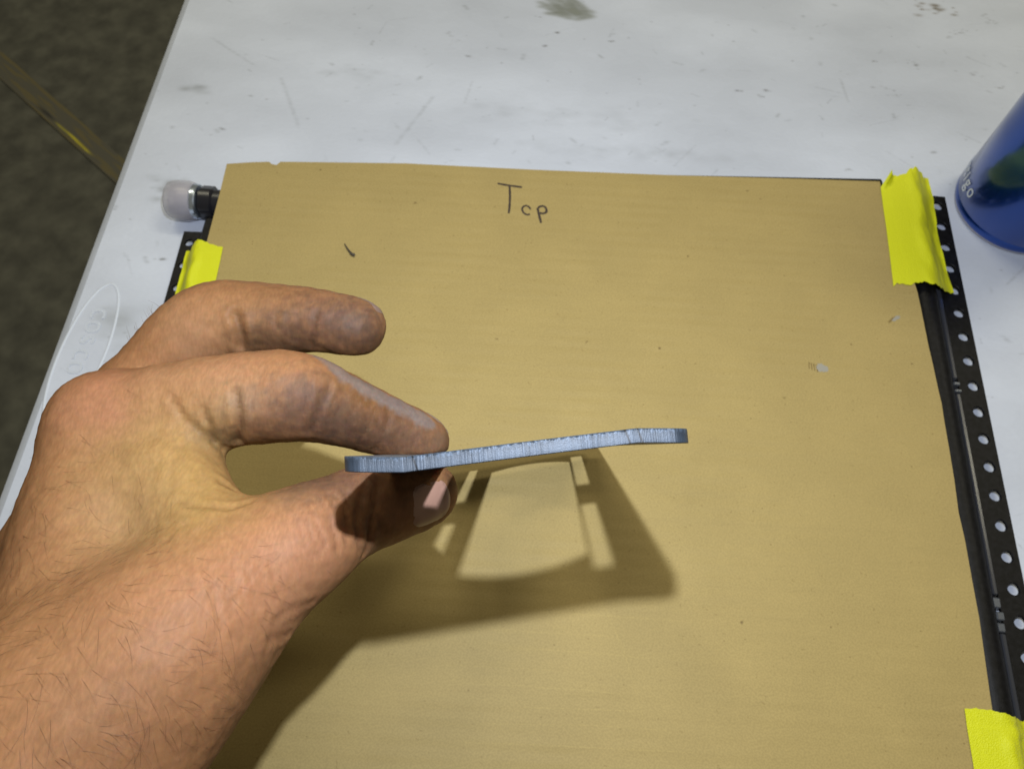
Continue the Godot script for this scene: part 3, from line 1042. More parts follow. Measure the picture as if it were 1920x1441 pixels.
func build_table() -> void:
	var t := thing("folding_table", "scuffed white plastic folding table top with stains and an embossed oval", "table", Vector3(0, 0, 0))
	var lo := Vector2(-0.2625, -0.562)
	var hi := Vector2(0.955, 0.05)
	var outline := PackedVector2Array()
	var r := 0.055
	for c in [[hi.x - r, hi.y - r, 0.0], [lo.x + r, hi.y - r, 0.5], [lo.x + r, lo.y + r, 1.0], [hi.x - r, lo.y + r, 1.5]]:
		for k in 13:
			var a: float = PI * (c[2] + k / 24.0)
			outline.append(Vector2(c[0] + r * cos(a), c[1] + r * sin(a)))
	var size := 2048
	var span := Vector2(1.25, 0.64)
	var im := noise_image(noise_of(FastNoiseLite.TYPE_SIMPLEX, 0.003, 7, 2), size, false)
	tone(im, 0.92, 0.05)
	rng.seed = 3
	var px := func(x: float, z: float) -> Vector2:
		return Vector2((x - lo.x) / span.x, (z - lo.y) / span.y) * size
	var grey := Color(0.52, 0.52, 0.49)
	var dark := Color(0.30, 0.28, 0.25)
	# grime: greyish smear at the back, dark dots, scuffs
	for k in 18:
		stroke(im, px.call(0.002 + rng.randf_range(0, 0.035), -0.53 + rng.randf_range(0, 0.030)), px.call(0.02 + rng.randf_range(0, 0.03), -0.505 + rng.randf_range(0.0, 0.01)), 5.0, Color(0.60, 0.60, 0.54), 0.35, 0.6)
	for s in [[0.018, -0.481], [0.010, -0.467], [-0.045, -0.452], [0.058, -0.475], [0.145, -0.432], [0.16, -0.428], [0.165, -0.434], [0.27, -0.385], [0.245, -0.47], [0.275, -0.468], [0.21, -0.365], [0.33, -0.45], [-0.213, -0.265], [-0.2, -0.37]]:
		stain(im, px.call(s[0], s[1]), Vector2(2.2, 1.5), 4, 2.2, dark, 0.3)
	for k in 9:
		var s := Vector2(rng.randf_range(0.24, 0.36), rng.randf_range(-0.53, -0.43))
		stain(im, px.call(s.x, s.y), Vector2(7, 4), 6, 2.0, dark, 0.22)
	stain(im, px.call(0.30, -0.53), Vector2(16, 8), 22, 4.0, Color(0.42, 0.36, 0.28), 0.5)
	stain(im, px.call(-0.221, -0.318), Vector2(9, 14), 26, 6.0, grey, 0.28)
	stain(im, px.call(-0.225, -0.405), Vector2(7, 7), 9, 7.0, grey, 0.22)
	stain(im, px.call(0.03, -0.40), Vector2(60, 16), 60, 9.0, Color(0.62, 0.62, 0.6), 0.06)
	stain(im, px.call(0.07, -0.37), Vector2(70, 10), 60, 8.0, Color(0.62, 0.62, 0.6), 0.06)
	stain(im, px.call(-0.12, -0.43), Vector2(25, 12), 26, 7.0, Color(0.62, 0.62, 0.6), 0.08)
	stain(im, px.call(-0.223, -0.22), Vector2(14, 22), 24, 11.0, Color(0.66, 0.66, 0.63), 0.16)
	for k in 60:
		var a := Vector2(rng.randf_range(-0.24, 0.4), rng.randf_range(-0.55, -0.10))
		var d := Vector2(rng.randf_range(-0.022, 0.022), rng.randf_range(-0.022, 0.022))
		stroke(im, px.call(a.x, a.y), px.call(a.x + d.x, a.y + d.y), rng.randf_range(0.8, 1.6), grey, rng.randf_range(0.02, 0.09), 1.0)
	for s in [[-0.17, -0.42, -0.15, -0.375], [-0.065, -0.41, -0.085, -0.365], [0.2, -0.44, 0.215, -0.436], [-0.225, -0.455, -0.19, -0.43]]:
		stroke(im, px.call(s[0], s[1]), px.call(s[2], s[3]), 2.2, grey, 0.07, 0.9)
	for k in 420:      # short faint scuffs
		var c := Vector2(rng.randf_range(-0.25, 0.42), rng.randf_range(-0.555, -0.05))
		var d := Vector2.from_angle(rng.randf() * TAU) * rng.randf_range(0.001, 0.006)
		stroke(im, px.call(c.x, c.y), px.call(c.x + d.x, c.y + d.y), rng.randf_range(0.8, 2.6), grey, rng.randf_range(0.03, 0.14), 1.0)
	for k in 260:
		var a := Vector2(rng.randf_range(-0.25, 0.42), rng.randf_range(-0.555, -0.05))
		dab(im, px.call(a.x, a.y), rng.randf_range(0.7, 1.7), dark, rng.randf_range(0.05, 0.3))
	var m := paint(linear(0.66, 0.715, 0.845), 0.55)
	m.albedo_texture = tex(im)
	relief(m, noise_image(noise_of(FastNoiseLite.TYPE_SIMPLEX, 0.25, 3, 6), 1024), 0.12)
	# top with a rolled edge
	var st := start()
	var profile := [[0.0, 0.0], [0.0006, -0.0030], [0.0026, -0.0062], [0.006, -0.0090], [0.010, -0.0100], [0.012, -0.0140], [0.012, -0.036]]
	var inner := PackedVector2Array()
	var mid := (lo + hi) / 2.0
	var rings := []
	for q in profile:
		var ring := PackedVector2Array()
		for i in outline.size():
			var a := outline[(i + outline.size() - 1) % outline.size()]
			var b := outline[(i + 1) % outline.size()]
			var n: Vector2 = (b - a).normalized().orthogonal()
			if n.dot(outline[i] - mid) < 0.0:
				n = -n
			ring.append(outline[i] + n * (float(q[0]) - 0.012))
		rings.append(ring)
	inner = rings[0]
	var uv_scale := Vector2.ONE / span
	var faces := Geometry2D.triangulate_polygon(inner)
	for i in range(0, faces.size(), 3):
		var p := []
		var uv := []
		for k in 3:
			var q := inner[faces[i + k]]
			p.append(Vector3(q.x, TOP, q.y))
			uv.append((q - lo) * uv_scale)
		tri(st, p, [Vector3.UP, Vector3.UP, Vector3.UP], uv)
	for k in profile.size() - 1:
		for i in outline.size():
			var j := (i + 1) % outline.size()
			var p := []
			var n := []
			var uv := []
			for c in [[k, i], [k, j], [k + 1, j], [k + 1, i]]:
				var q: Vector2 = rings[c[0]][c[1]]
				p.append(Vector3(q.x, TOP + profile[c[0]][1], q.y))
				var out: Vector2 = (rings[6][c[1]] - rings[0][c[1]]).normalized()
				var before: Array = profile[maxi(c[0] - 1, 0)]
				var after: Array = profile[mini(c[0] + 1, 6)]
				var slope := Vector2(before[1] - after[1], after[0] - before[0]).normalized()
				if c[0] == 0:
					slope = Vector2(0.05, 1).normalized()
				n.append(Vector3(out.x * slope.x, slope.y, out.y * slope.x).normalized())
				uv.append((q - lo) * uv_scale)
			tri(st, [p[0], p[1], p[2]], [n[0], n[1], n[2]], [uv[0], uv[1], uv[2]])
			tri(st, [p[0], p[2], p[3]], [n[0], n[2], n[3]], [uv[0], uv[2], uv[3]])
	var under := PackedVector2Array(rings[6])
	faces = Geometry2D.triangulate_polygon(under)
	for i in range(0, faces.size(), 3):
		var p := []
		for k in 3:
			p.append(Vector3(under[faces[i + k]].x, TOP - 0.036, under[faces[i + k]].y))
		tri(st, p, [Vector3.DOWN, Vector3.DOWN, Vector3.DOWN], [Vector2.ZERO, Vector2.ZERO, Vector2.ZERO])
	part("table_top", st, m, t)
	# embossed oval and letters
	var plain := m.duplicate() as StandardMaterial3D
	plain.albedo_texture = null
	plain.albedo_color = linear(0.60, 0.65, 0.75)
	var ring := start()
	var pts := []
	var radii := []
	for k in 65:
		var a := TAU * k / 64.0
		var q := Vector2(0.0125 * cos(a), 0.046 * sin(a)).rotated(0.06)
		pts.append(Vector3(-0.2385 + q.x, TOP - 0.0007, -0.199 + q.y))
		radii.append(0.0011)
	tube(ring, pts, radii, 8)
	part("embossed_oval", ring, plain, t)
	var letters := "COSCO"
	for k in 5:
		var text := TextMesh.new()
		text.text = letters[k]
		var font := SystemFont.new()
		font.font_names = PackedStringArray(["Droid Sans"])
		font.font_weight = 700
		text.font = font
		text.font_size = 32
		text.pixel_size = 0.0122 / 32.0
		text.depth = 0.0007
		var o := MeshInstance3D.new()
		o.name = "embossed_letter"
		o.mesh = text
		o.material_override = plain
		o.position = Vector3(-0.2372 - k * 0.0007, TOP - 0.0001, -0.2245 + k * 0.0088)
		o.rotation = Vector3(-PI / 2, 0, 0)
		o.rotate_y(-PI / 2)
		t.add_child(o, true)
	var leg_metal := paint(linear(0.25, 0.25, 0.26), 0.4, 0.6)
	for x in [-0.12, 0.8]:
		for z in [-0.48, -0.04]:
			var leg := start()
			tube(leg, [Vector3(x, 0, z), Vector3(x, TOP - 0.03, z)], [0.014, 0.014], 14)
			part("leg", leg, leg_metal, t)


# ---------------------------------------------------------------- the black panel under the cardboard

func perforated(st: SurfaceTool, origin: Vector3, along: Vector3, out: Vector3, pitch: float, first: float, count: int, t0: float, t1: float, thick: float, r: float) -> void:
	# a strip from t0 to t1 across, one hole per pitch at t = 0
	var at := func(s: float, t: float, h: float) -> Vector3:
		return origin + along * s + out * t + Vector3.UP * h
	for k in count:
		var s := first + k * pitch
		var ring := []
		var box := []
		for i in 24:
			var a := TAU * i / 24.0 + PI / 4
			ring.append(Vector2(cos(a), sin(a)))
			var m := maxf(absf(cos(a)), absf(sin(a)))
			var e := Vector2(cos(a), sin(a)) / m
			box.append(Vector2(e.x * pitch * 0.5, t1 * e.y if e.y > 0 else -t0 * e.y))
		for i in 24:
			var j := (i + 1) % 24
			for h in [0.0, -thick]:
				var n := Vector3.UP if h == 0.0 else Vector3.DOWN
				var rr := r + (0.0003 if h == 0.0 else 0.0)
				quad(st, at.call(s + ring[i].x * rr, ring[i].y * rr, h), at.call(s + ring[j].x * rr, ring[j].y * rr, h), at.call(s + box[j].x, box[j].y, h), at.call(s + box[i].x, box[i].y, h), n)
			var mid: Vector2 = (ring[i] + ring[j]).normalized()
			var n: Vector3 = -(along * mid.x + out * mid.y)
			quad(st, at.call(s + ring[i].x * (r + 0.0003), ring[i].y * (r + 0.0003), 0.0), at.call(s + ring[j].x * (r + 0.0003), ring[j].y * (r + 0.0003), 0.0), at.call(s + ring[j].x * r, ring[j].y * r, -0.0003), at.call(s + ring[i].x * r, ring[i].y * r, -0.0003), (n + Vector3.UP).normalized())
			quad(st, at.call(s + ring[i].x * r, ring[i].y * r, -0.0003), at.call(s + ring[j].x * r, ring[j].y * r, -0.0003), at.call(s + ring[j].x * r, ring[j].y * r, -thick), at.call(s + ring[i].x * r, ring[i].y * r, -thick), n)
	var s0 := first - pitch * 0.5
	var s1 := first + (count - 0.5) * pitch
	quad(st, at.call(s0, t1, 0.0), at.call(s1, t1, 0.0), at.call(s1, t1, -thick), at.call(s0, t1, -thick), out)
	quad(st, at.call(s0, t0, 0.0), at.call(s1, t0, 0.0), at.call(s1, t0, -thick), at.call(s0, t0, -thick), -out)
	quad(st, at.call(s0, t0, 0.0), at.call(s0, t1, 0.0), at.call(s0, t1, -thick), at.call(s0, t0, -thick), -along)
	quad(st, at.call(s1, t0, 0.0), at.call(s1, t1, 0.0), at.call(s1, t1, -thick), at.call(s1, t0, -thick), along)


func build_panel() -> void:
	var t := thing("black_metal_panel", "black metal panel with perforated side flanges lying under the cardboard", "metal panel", Vector3(0, TOP, 0))
	var black := paint(linear(0.0065, 0.0063, 0.0075), 0.5)
	black.metallic_specular = 0.3
	triplanar(black, 0.05)
	relief(black, noise_image(noise_of(FastNoiseLite.TYPE_SIMPLEX, 0.12, 3, 61), 512), 0.05)
	var dusty := noise_image(noise_of(FastNoiseLite.TYPE_SIMPLEX, 0.02, 5, 62), 512)
	tone(dusty, 0.8, 0.4)
	black.albedo_texture = tex(dusty)
	var along := Vector3(-0.0488, 0, 0.9988).normalized()
	var out := Vector3(along.z, 0, -along.x)
	var at := Vector3(0.260, 0.0062, -0.3334)
	var flange := start()
	perforated(flange, at, along, out, 0.015895, 0.0, 23, -0.0082, 0.0056, 0.0016, 0.00295)
	part("perforated_flange", flange, black, t)
	# rolled tube beside it
	var roll := start()
	var line := []
	var radii := []
	rng.seed = 9
	for k in 46:
		line.append(at + along * (-0.006 + k * 0.0082) + out * (-0.0222 + rng.randf_range(-0.0001, 0.0001)) + Vector3.UP * 0.0042)
		radii.append(0.0072 + rng.randf_range(-0.00008, 0.00008))
	tube(roll, line, radii, 28)
	part("rolled_edge", roll, black, t)
	# floor of the groove and the thin upright ridge, broken at two notches
	var f := Transform3D(Basis(along, Vector3.UP, along.cross(Vector3.UP)), at)
	var z_of := 1.0 if f.basis.z.dot(out) > 0.0 else -1.0
	var strip := func(st: SurfaceTool, s0: float, s1: float, t0: float, t1: float, h0: float, h1: float, b: float) -> void:
		var za := t0 * z_of
		var zb := t1 * z_of
		bevel_box(st, Vector3(s0, h0, minf(za, zb)), Vector3(s1, h1, maxf(za, zb)), b, f)
	var groove := start()
	strip.call(groove, -0.006, 0.358, -0.026, -0.0084, -0.0058, -0.0034, 0.0003)
	part("groove_floor", groove, black, t)
	var shiny := paint(linear(0.03, 0.032, 0.04), 0.22)
	for s in [[-0.004, 0.1245], [0.1335, 0.2425], [0.2605, 0.358]]:
		var ridge := start()
		strip.call(ridge, s[0], s[1], -0.0112, -0.0086, -0.0034, 0.0012, 0.0006)
		part("ridge", ridge, shiny, t)
	var clip_metal := paint(linear(0.10, 0.11, 0.13), 0.25, 0.4)
	for s in [[0.2435, 0.2485], [0.2505, 0.2545], [0.2555, 0.2598], [0.1265, 0.1285], [0.1310, 0.1328]]:
		var clip := start()
		strip.call(clip, s[0], s[1], -0.0116, -0.0078, -0.0034, 0.0004 + 0.0010 * float(s[1] - s[0] < 0.0041), 0.0005)
		part("clip", clip, clip_metal, t)
	# left flange
	var left := start()
	var l_along := Vector3(0.018, 0, 0.9998).normalized()
	perforated(left, Vector3(-0.1952, 0.0062, -0.2731), l_along, Vector3(-l_along.z, 0, l_along.x), 0.015895, 0.0, 19, -0.0125, 0.0047, 0.0016, 0.00235)
	part("perforated_flange", left, black, t)
	# the body that the cardboard lies on
	var core := start()
	bevel_box(core, Vector3(-0.1842, 0.0010, -0.2835), Vector3(0.2030, 0.0178, 0.02), 0.0012)
	part("panel_body", core, black, t)
	var head := start()
	var turn := Basis(Vector3.UP, 0.0488)
	bevel_box(head, Vector3(-0.385, 0.0010, 0.0), Vector3(0.012, 0.0178, 0.052), 0.0012, Transform3D(turn, Vector3(0.2095, 0, -0.3424)))
	part("header", head, black, t)


func build_fitting() -> void:
	var t := thing("hose_fitting", "black hex nut fitting with a clear plastic cap beside the cardboard's left edge", "pipe fitting", Vector3(-0.2115, TOP, -0.2995))
	var turn := Transform3D(Basis(Vector3(0, 0, 1), -PI / 2), Vector3(0, 0.0119, 0))
	turn = Transform3D(Basis(Vector3.UP, -0.02), Vector3.ZERO) * turn
	var cap := start()
	lathe(cap, [Vector2(0.0, 0.0), Vector2(0.0092, 0.0), Vector2(0.0104, 0.0010), Vector2(0.0112, 0.0028), Vector2(0.0118, 0.0058), Vector2(0.0119, 0.0125), Vector2(0.0110, 0.0156), Vector2(0.0104, 0.0160), Vector2(0.0100, 0.0157), Vector2(0.0105, 0.0120), Vector2(0.0103, 0.0066), Vector2(0.0092, 0.0032), Vector2(0.0, 0.0022)], 48, turn)
	var milky := paint(Color(0.74, 0.73, 0.77, 0.42), 0.3)
	milky.transparency = BaseMaterial3D.TRANSPARENCY_ALPHA
	part("plastic_cap", cap, milky, t)
	var core := start()
	lathe(core, [Vector2(0.0, 0.0062), Vector2(0.0070, 0.0062), Vector2(0.0082, 0.0075), Vector2(0.0082, 0.0160)], 40, turn)
	part("threaded_end", core, paint(linear(0.55, 0.53, 0.54), 0.4, 0.5), t)
	var ring := start()
	lathe(ring, [Vector2(0.006, 0.0150), Vector2(0.0098, 0.0150), Vector2(0.0103, 0.0156), Vector2(0.0103, 0.0182), Vector2(0.0097, 0.0190), Vector2(0.006, 0.0190)], 48, turn)
	part("metal_ring", ring, paint(linear(0.55, 0.62, 0.72), 0.25, 0.9), t)
	var nut := start()
	lathe(nut, [Vector2(0.004, 0.0191), Vector2(0.0085, 0.0191), Vector2(0.0098, 0.0204), Vector2(0.0098, 0.0272), Vector2(0.0085, 0.0285), Vector2(0.004, 0.0285)], 6, turn)
	part("hex_nut", nut, paint(linear(0.012, 0.012, 0.016), 0.3), t)
	var stub := start()
	lathe(stub, [Vector2(0.0078, 0.0284), Vector2(0.0078, 0.046)], 32, turn)
	part("tube_stub", stub, paint(linear(0.012, 0.012, 0.016), 0.35), t)


# ---------------------------------------------------------------- cardboard, tape, bits on it

func build_board() -> void:
	var t := thing("cardboard_sheet", "brown corrugated cardboard sheet marked Top and taped over the black panel", "cardboard", Vector3(0, 0, 0))
	var lo := Vector2(-0.20, -0.35)
	var span := Vector2(0.46, 0.42)
	var size := 2048
	var im := noise_image(noise_of(FastNoiseLite.TYPE_SIMPLEX, 0.004, 7, 14), size, false)
	tone(im, 0.9, 0.018)
	rng.seed = 4
	var px := func(q: Vector2) -> Vector2:
		return (q - lo) / span * size
	# paper fibres and specks
	for k in 2600:
		var a := Vector2(rng.randf() * size, rng.randf() * size)
		var d := Vector2.from_angle(rng.randf() * TAU) * rng.randf_range(1.5, 7.0)
		var pale := rng.randf() < 0.5
		stroke(im, a, a + d, 0.8, Color(1, 0.98, 0.92) if pale else Color(0.55, 0.5, 0.42), rng.randf_range(0.05, 0.22))
	for k in 700:
		dab(im, Vector2(rng.randf() * size, rng.randf() * size), rng.randf_range(0.7, 1.5), Color(0.34, 0.28, 0.2), rng.randf_range(0.1, 0.5))
	for q in board_specks:
		stain(im, px.call(flat(q)), Vector2(1.7, 1.3), 4, 1.9, Color(0.24, 0.18, 0.12), 0.34)
	for s in board_scratches:
		for i in s.size() - 1:
			stroke(im, px.call(flat(s[i])), px.call(flat(s[i + 1])), 1.1, Color(1, 1, 0.97), 0.26, 0.9)
	# faint ribs of the flutes showing through the liner
	for k in 60:
		var y := -0.33 + k * 0.0062 + rng.randf_range(-0.001, 0.001)
		var x0 := rng.randf_range(-0.19, 0.05)
		var x1 := x0 + rng.randf_range(0.10, 0.24)
		stroke(im, px.call(Vector2(x0, y)), px.call(Vector2(x1, y + (x1 - x0) * -0.01)), 2.5, Color(0.60, 0.55, 0.46), 0.014, 0.9)
		stroke(im, px.call(Vector2(x0, y + 0.002)), px.call(Vector2(x1, y + 0.002 + (x1 - x0) * -0.01)), 1.6, Color(1, 1, 0.98), 0.03, 0.9)
	stain(im, px.call(Vector2(0.10, -0.13)), Vector2(60, 50), 30, 34.0, Color(0.72, 0.70, 0.64), 0.015)
	stroke(im, px.call(Vector2(0.2045, -0.2345)), px.call(Vector2(0.2085, -0.238)), 2.4, Color(0.42, 0.36, 0.24), 0.35, 0.5)
	for k in 4:
		var o := k * 0.0012
		stroke(im, px.call(Vector2(0.1570 + o, -0.2062 + k * 0.0004)), px.call(Vector2(0.1566 + o * 1.2, -0.2022 + k * 0.0005)), 0.8, Color(0.25, 0.17, 0.1), 0.45, 0.8)
	stroke(im, px.call(Vector2(0.1622, -0.2052)), px.call(Vector2(0.1640, -0.2047)), 1.0, Color(0.14, 0.10, 0.07), 0.8, 0.4)
	var m := paint(linear(0.50, 0.378, 0.142), 0.62)
	m.metallic_specular = 0.4
	m.albedo_texture = tex(im)
	m.texture_repeat = false
	var grain := noise_image(noise_of(FastNoiseLite.TYPE_SIMPLEX, 0.17, 5, 19), size, false)
	tone(grain, 0.97, 0.06)
	m.detail_enabled = true
	m.detail_blend_mode = BaseMaterial3D.BLEND_MODE_MUL
	m.detail_albedo = tex(grain)
	var ribs := Image.create(64, 1024, false, Image.FORMAT_L8)
	var uneven := noise_of(FastNoiseLite.TYPE_SIMPLEX, 0.01, 3, 15)
	for y in 1024:
		for x in 64:
			ribs.set_pixel(x, y, Color.from_hsv(0, 0, clampf(0.5 + 0.2 * sin(y * TAU / 1024.0 * 58.0) * (0.5 + uneven.get_noise_2d(x * 16.0, y)) + 0.25 * uneven.get_noise_2d(x * 16.0, y * 2.0), 0, 1)))
	relief(m, ribs, 0.42)
	var outline := PackedVector2Array()
	for q in board_outline:
		outline.append(flat(q))
	var st := start()
	prism(st, outline, BOARD_TOP - 0.0035, BOARD_TOP, lo, Vector2.ONE / span)
	part("board", st, m, t)
	# the handwriting: pen strokes, letter by letter
	var ink := paint(linear(0.035, 0.022, 0.016), 0.6)
	var letters := [[0, 1], [2], [3, 4]]
	for l in letters:
		var pen := start()
		for k in l:
			var pts := PackedVector2Array()
			var s: Array = letter_strokes[k]
			for i in s.size():
				if i + 1 < s.size():
					for j in 4:
						pts.append(flat(s[maxi(i, 0)]).cubic_interpolate(flat(s[i + 1]), flat(s[maxi(i - 1, 0)]), flat(s[mini(i + 2, s.size() - 1)]), j / 4.0))
				else:
					pts.append(flat(s[i]))
			var w := 0.0007 if k != 2 else 0.0006
			var edge := []
			for i in pts.size():
				var d := (pts[mini(i + 1, pts.size() - 1)] - pts[maxi(i - 1, 0)]).normalized()
				var ww := w * rng.randf_range(0.85, 1.1) * (0.8 if i == 0 or i == pts.size() - 1 else 1.0)
				edge.append([pts[i] + d.orthogonal() * ww, pts[i] - d.orthogonal() * ww])
			var y: float = BOARD_TOP + 0.00008 + k * 0.00002
			for i in pts.size() - 1:
				quad(pen, Vector3(edge[i][0].x, y, edge[i][0].y), Vector3(edge[i + 1][0].x, y, edge[i + 1][0].y), Vector3(edge[i + 1][1].x, y, edge[i + 1][1].y), Vector3(edge[i][1].x, y, edge[i][1].y), Vector3.UP)
		part("letter", pen, ink, t)
	# torn grey patches of the paper
	var torn := paint(linear(0.30, 0.285, 0.24), 0.8)
	for s in torn_spots:
		var c := flat(s[0])
		var patch := start()
		var ring := []
		var wob := noise_of(FastNoiseLite.TYPE_SIMPLEX, 0.9, 2, s[4])
		for k in 22:
			var a := TAU * k / 22.0
			var q := Vector2(cos(a) * s[1], sin(a) * s[2]) * (1.0 + 0.35 * wob.get_noise_2d(cos(a) * 2.0, sin(a) * 2.0)) / 1000.0
			ring.append(c + q.rotated(-float(s[3])))
		for k in 22:
			var a: Vector2 = ring[k]
			var b: Vector2 = ring[(k + 1) % 22]
			tri(patch, [Vector3(c.x, BOARD_TOP + 0.0003, c.y), Vector3(a.x, BOARD_TOP + 0.0001, a.y), Vector3(b.x, BOARD_TOP + 0.0001, b.y)], [Vector3.UP, Vector3.UP, Vector3.UP])
		part("torn_patch", patch, torn, t)


func build_tape(called_label: String, sides: Array, drop_from: float, low: float, sd: int, flap := false) -> void:
	var left := []
	var right := []
	for q in sides[0]:
		left.append(flat(q))
	for q in sides[1]:
		right.append(flat(q))
	var middle: Vector2 = (left[2] + right[2]) / 2.0
	var t := thing("tape_strip", called_label, "tape", Vector3(middle.x, TOP, middle.y), "yellow tape strips holding the cardboard down")
	var wob := noise_of(FastNoiseLite.TYPE_SIMPLEX, 90.0, 3, sd)
	var rip := noise_of(FastNoiseLite.TYPE_SIMPLEX, 300.0, 2, sd + 5)
	var nu := 36
	var nv := 40
	var along := func(line: Array, v: float) -> Vector2:
		var x := clampf(v, 0.0, 1.0) * (line.size() - 1)
		var i := mini(int(x), line.size() - 2)
		return line[i].lerp(line[i + 1], v * (line.size() - 1) - i)
	var p := []
	for i in nu + 1:
		var row := []
		for j in nv + 1:
			var u := float(i) / nu
			var v := float(j) / nv
			# torn ends
			var jag := 0.02 * rip.get_noise_1d(u * 0.008) + 0.008 * rip.get_noise_1d(u * 0.06)
			var vv := v + (jag * (1.0 - v) * (1.0 - v) * 1.6 if v < 0.5 else jag * 1.4 * v * v * -1.0)
			var a: Vector2 = along.call(left, vv)
			var b: Vector2 = along.call(right, vv)
			var q := a.lerp(b, u)
			var crease := drop_from + 0.03 * wob.get_noise_1d(v * 0.03)
			var k := smoothstep(crease, minf(crease + 0.46, 1.0), u)
			var h := lerpf(0.0226, low, k)
			h += 0.0011 * exp(-pow((u - crease + 0.03) / 0.07, 2.0)) * (0.6 + wob.get_noise_2d(v * 0.02, 3.0))
			h += 0.0009 * wob.get_noise_2d(q.x * 1.0, q.y * 0.35) * smoothstep(crease - 0.1, crease + 0.1, u)
			h += 0.0005 * exp(-pow((u - 0.82) / 0.04, 2.0))
			h = maxf(h, lerpf(0.0224, low - 0.0003, k))
			row.append(Vector3(q.x, h, q.y) - Vector3(middle.x, 0, middle.y))
		p.append(row)
	if flap:      # the far corner stands up, folded
		for i in 8:
			for j in 3:
				var w := (1.0 - i / 8.0) * (1.0 - j / 3.0)
				p[i][j] += Vector3(0.004 * w, 0.008 * w, -0.001 * w)
	var st := start()
	var normal_at := func(i: int, j: int) -> Vector3:
		var a: Vector3 = p[mini(i + 1, nu)][j] - p[maxi(i - 1, 0)][j]
		var b: Vector3 = p[i][mini(j + 1, nv)] - p[i][maxi(j - 1, 0)]
		var n := a.cross(b).normalized()
		return n if n.y > 0.0 else -n
	var thick := Vector3(0, 0.00016, 0)
	for i in nu:
		for j in nv:
			var a := [[i, j], [i + 1, j], [i + 1, j + 1], [i, j + 1]]
			var q := []
			var n := []
			for c in a:
				q.append(p[c[0]][c[1]])
				n.append(normal_at.call(c[0], c[1]))
			tri(st, [q[0], q[1], q[2]], [n[0], n[1], n[2]])
			tri(st, [q[0], q[2], q[3]], [n[0], n[2], n[3]])
			tri(st, [q[0] - thick, q[1] - thick, q[2] - thick], [-n[0], -n[1], -n[2]])
			tri(st, [q[0] - thick, q[2] - thick, q[3] - thick], [-n[0], -n[2], -n[3]])
	for i in nu:
		for j in [0, nv]:
			quad(st, p[i][j], p[i + 1][j], p[i + 1][j] - thick, p[i][j] - thick, Vector3(0, 0, -1 if j == 0 else 1))
	for j in nv:
		for i in [0, nu]:
			quad(st, p[i][j], p[i][j + 1], p[i][j + 1] - thick, p[i][j] - thick, Vector3((-1 if i == 0 else 1) * signf(right[2].x - left[2].x), 0, 0))
	var m := paint(linear(0.66, 0.69, 0.004), 0.55)
	triplanar(m, 0.03)
	var crepe := noise_of(FastNoiseLite.TYPE_SIMPLEX, 0.06, 3, 70)
	relief(m, noise_image(crepe, 512), 0.22)
	part("tape", st, m, t)


func build_twig() -> void:
	var c := flat(twig_line[1])
	var t := thing("metal_sliver", "small dark sliver lying on the cardboard left of the word Top", "debris", Vector3(c.x, BOARD_TOP, c.y))
	var pts := []
	for q in twig_line:
		var f := flat(q) - c
		pts.append(Vector3(f.x, 0.0007, f.y))
	var st := start()
	tube(st, pts, [0.0003, 0.0005, 0.0007, 0.0003], 7)
	part("shaft", st, paint(linear(0.05, 0.04, 0.03), 0.5), t)
	var knob := start()
	tube(knob, [pts[2] + Vector3(-0.0006, 0.0002, 0.0003), pts[2] + Vector3(0.0014, 0.0004, 0.0008), pts[2] + Vector3(0.0022, 0.0001, 0.0004)], [0.0006, 0.0009, 0.0003], 7)
	part("burr", knob, paint(linear(0.05, 0.04, 0.03), 0.5), t)


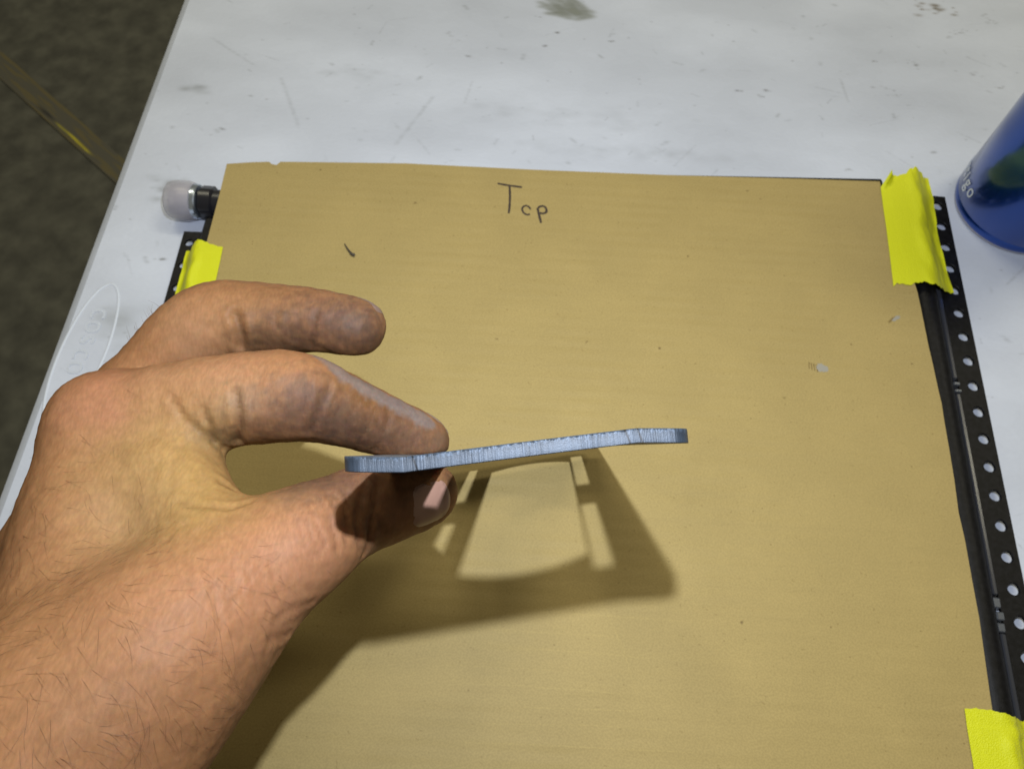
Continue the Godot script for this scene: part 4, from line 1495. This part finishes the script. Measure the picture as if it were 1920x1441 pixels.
func build_bottle() -> void:
	var t := thing("blue_bottle", "metallic blue drinking bottle with white lettering standing at the table's right", "bottle", Vector3(0.3112, TOP, -0.3392))
	var body := start()
	lathe(body, [Vector2(0.0368, 0.0028), Vector2(0.0374, 0.0040), Vector2(0.0376, 0.0075), Vector2(0.0374, 0.0079), Vector2(0.0374, 0.0084), Vector2(0.0377, 0.0088), Vector2(0.0380, 0.06), Vector2(0.0386, 0.12), Vector2(0.0392, 0.165), Vector2(0.0385, 0.172), Vector2(0.036, 0.175)], 96)
	var blue := paint(linear(0.005, 0.055, 0.30), 0.24, 0.82)
	blue.clearcoat_enabled = true
	blue.clearcoat = 0.7
	blue.clearcoat_roughness = 0.12
	var flake := noise_of(FastNoiseLite.TYPE_SIMPLEX, 0.2, 2, 17)
	relief(blue, noise_image(flake, 256), 0.01)
	part("body", body, blue, t)
	var base := start()
	lathe(base, [Vector2(0.0, 0.0004), Vector2(0.0345, 0.0004), Vector2(0.0362, 0.0010), Vector2(0.0368, 0.0028)], 96)
	part("base_ring", base, paint(linear(0.42, 0.40, 0.42), 0.4, 0.7), t)
	var lid := start()
	lathe(lid, [Vector2(0.036, 0.1745), Vector2(0.0375, 0.178), Vector2(0.0375, 0.200), Vector2(0.035, 0.205), Vector2(0.0, 0.205)], 64)
	part("lid", lid, paint(linear(0.015, 0.015, 0.017), 0.4), t)
	var white := paint(linear(0.62, 0.66, 0.74), 0.5)
	var word := "contigo"
	for k in word.length():
		var text := TextMesh.new()
		text.text = word[k]
		var font := SystemFont.new()
		font.font_names = PackedStringArray(["Droid Sans"])
		text.font = font
		text.font_size = 32
		text.pixel_size = 0.0100 / 32.0
		text.depth = 0.0003
		var a := deg_to_rad([-227.0, -217.0, -206.5, -198.5, -191.5, -183.0, -172.5][k])
		var n := Vector3(cos(a), 0, -sin(a))
		var o := MeshInstance3D.new()
		o.name = "letter"
		o.mesh = text
		o.material_override = white
		o.position = n * 0.0380 + Vector3.UP * 0.019
		# the word runs round the bottle, low down
		o.basis = Basis(Vector3.UP.cross(n), Vector3.UP, n)
		t.add_child(o, true)


# ---------------------------------------------------------------- all of it

func _ready() -> void:
	# camera
	var cam := Camera3D.new()
	cam.name = "camera"
	cam.transform = Transform3D(Basis(Vector3(0.99842, 0.02563, -0.05007), Vector3(-0.05625, 0.45724, -0.88756), Vector3(0.00015, 0.88897, 0.45796)).orthonormalized(), Vector3(0.00000, 1.11700, 0.00000))
	cam.fov = rad_to_deg(2.0 * atan(720.5 / 1445.0))
	var lens := CameraAttributesPhysical.new()
	lens.frustum_focal_length = 35.0 / 2.0 / (720.5 / 1445.0)
	lens.frustum_focus_distance = 0.205
	lens.exposure_aperture = 42.0
	lens.frustum_near = 0.02
	lens.frustum_far = 30.0
	cam.attributes = lens
	cam.fov = rad_to_deg(2.0 * atan(720.5 / 1445.0))
	cam.near = 0.02
	cam.far = 30.0
	add_child(cam)
	cam.current = true
	# dim workshop air, the exposure
	var env := Environment.new()
	env.background_mode = Environment.BG_COLOR
	env.background_color = linear(0.14, 0.125, 0.088)
	env.tonemap_mode = Environment.TONE_MAPPER_LINEAR
	env.tonemap_exposure = 1.0
	env.sdfgi_enabled = true
	env.ssao_enabled = true
	env.ssil_enabled = true
	var we := WorldEnvironment.new()
	we.name = "environment"
	we.environment = env
	add_child(we)
	# the flash, beside the lens
	var flash := AreaLight3D.new()
	flash.name = "flash"
	flash.area_size = Vector2(0.0060, 0.0060)
	flash.area_normalize_energy = true
	flash.light_energy = 0.146
	flash.light_color = linear(0.90, 0.96, 1.06)
	flash.shadow_enabled = true
	add_child(flash)
	flash.global_transform = Transform3D(cam.basis, Vector3(0.00513, 1.13310, -0.06729))
	flash.look_at_from_position(Vector3(0.00513, 1.13310, -0.06729), Vector3(0.04, TOP, -0.25), Vector3.UP)
	# ceiling lamps of the workshop, far above
	for s in [[-0.9, -1.6], [1.3, -1.2]]:
		var lamp := AreaLight3D.new()
		lamp.name = "ceiling_light"
		lamp.area_size = Vector2(1.2, 0.3)
		lamp.area_normalize_energy = true
		lamp.light_energy = 2.75
		lamp.light_color = linear(1.0, 0.93, 0.70)
		lamp.shadow_enabled = true
		add_child(lamp, true)
		lamp.look_at_from_position(Vector3(s[0], 3.4, s[1]), Vector3(s[0], 0.0, s[1] + 0.01), Vector3.FORWARD)
	build_floor()
	build_table()
	build_panel()
	build_board()
	build_tape("yellow tape strip over the cardboard's top right corner, one corner lifted", tape_corner, 0.54, 0.0084, 1, true)
	build_tape("yellow tape strip at the cardboard's left edge, half behind the hand", tape_side, 0.52, 0.0068, 2)
	build_tape("yellow tape strip low on the cardboard's right edge, cut by the picture's corner", tape_near, 0.50, 0.0088, 3)
	build_fitting()
	build_bottle()
	build_twig()
	build_bracket()
	build_hand()
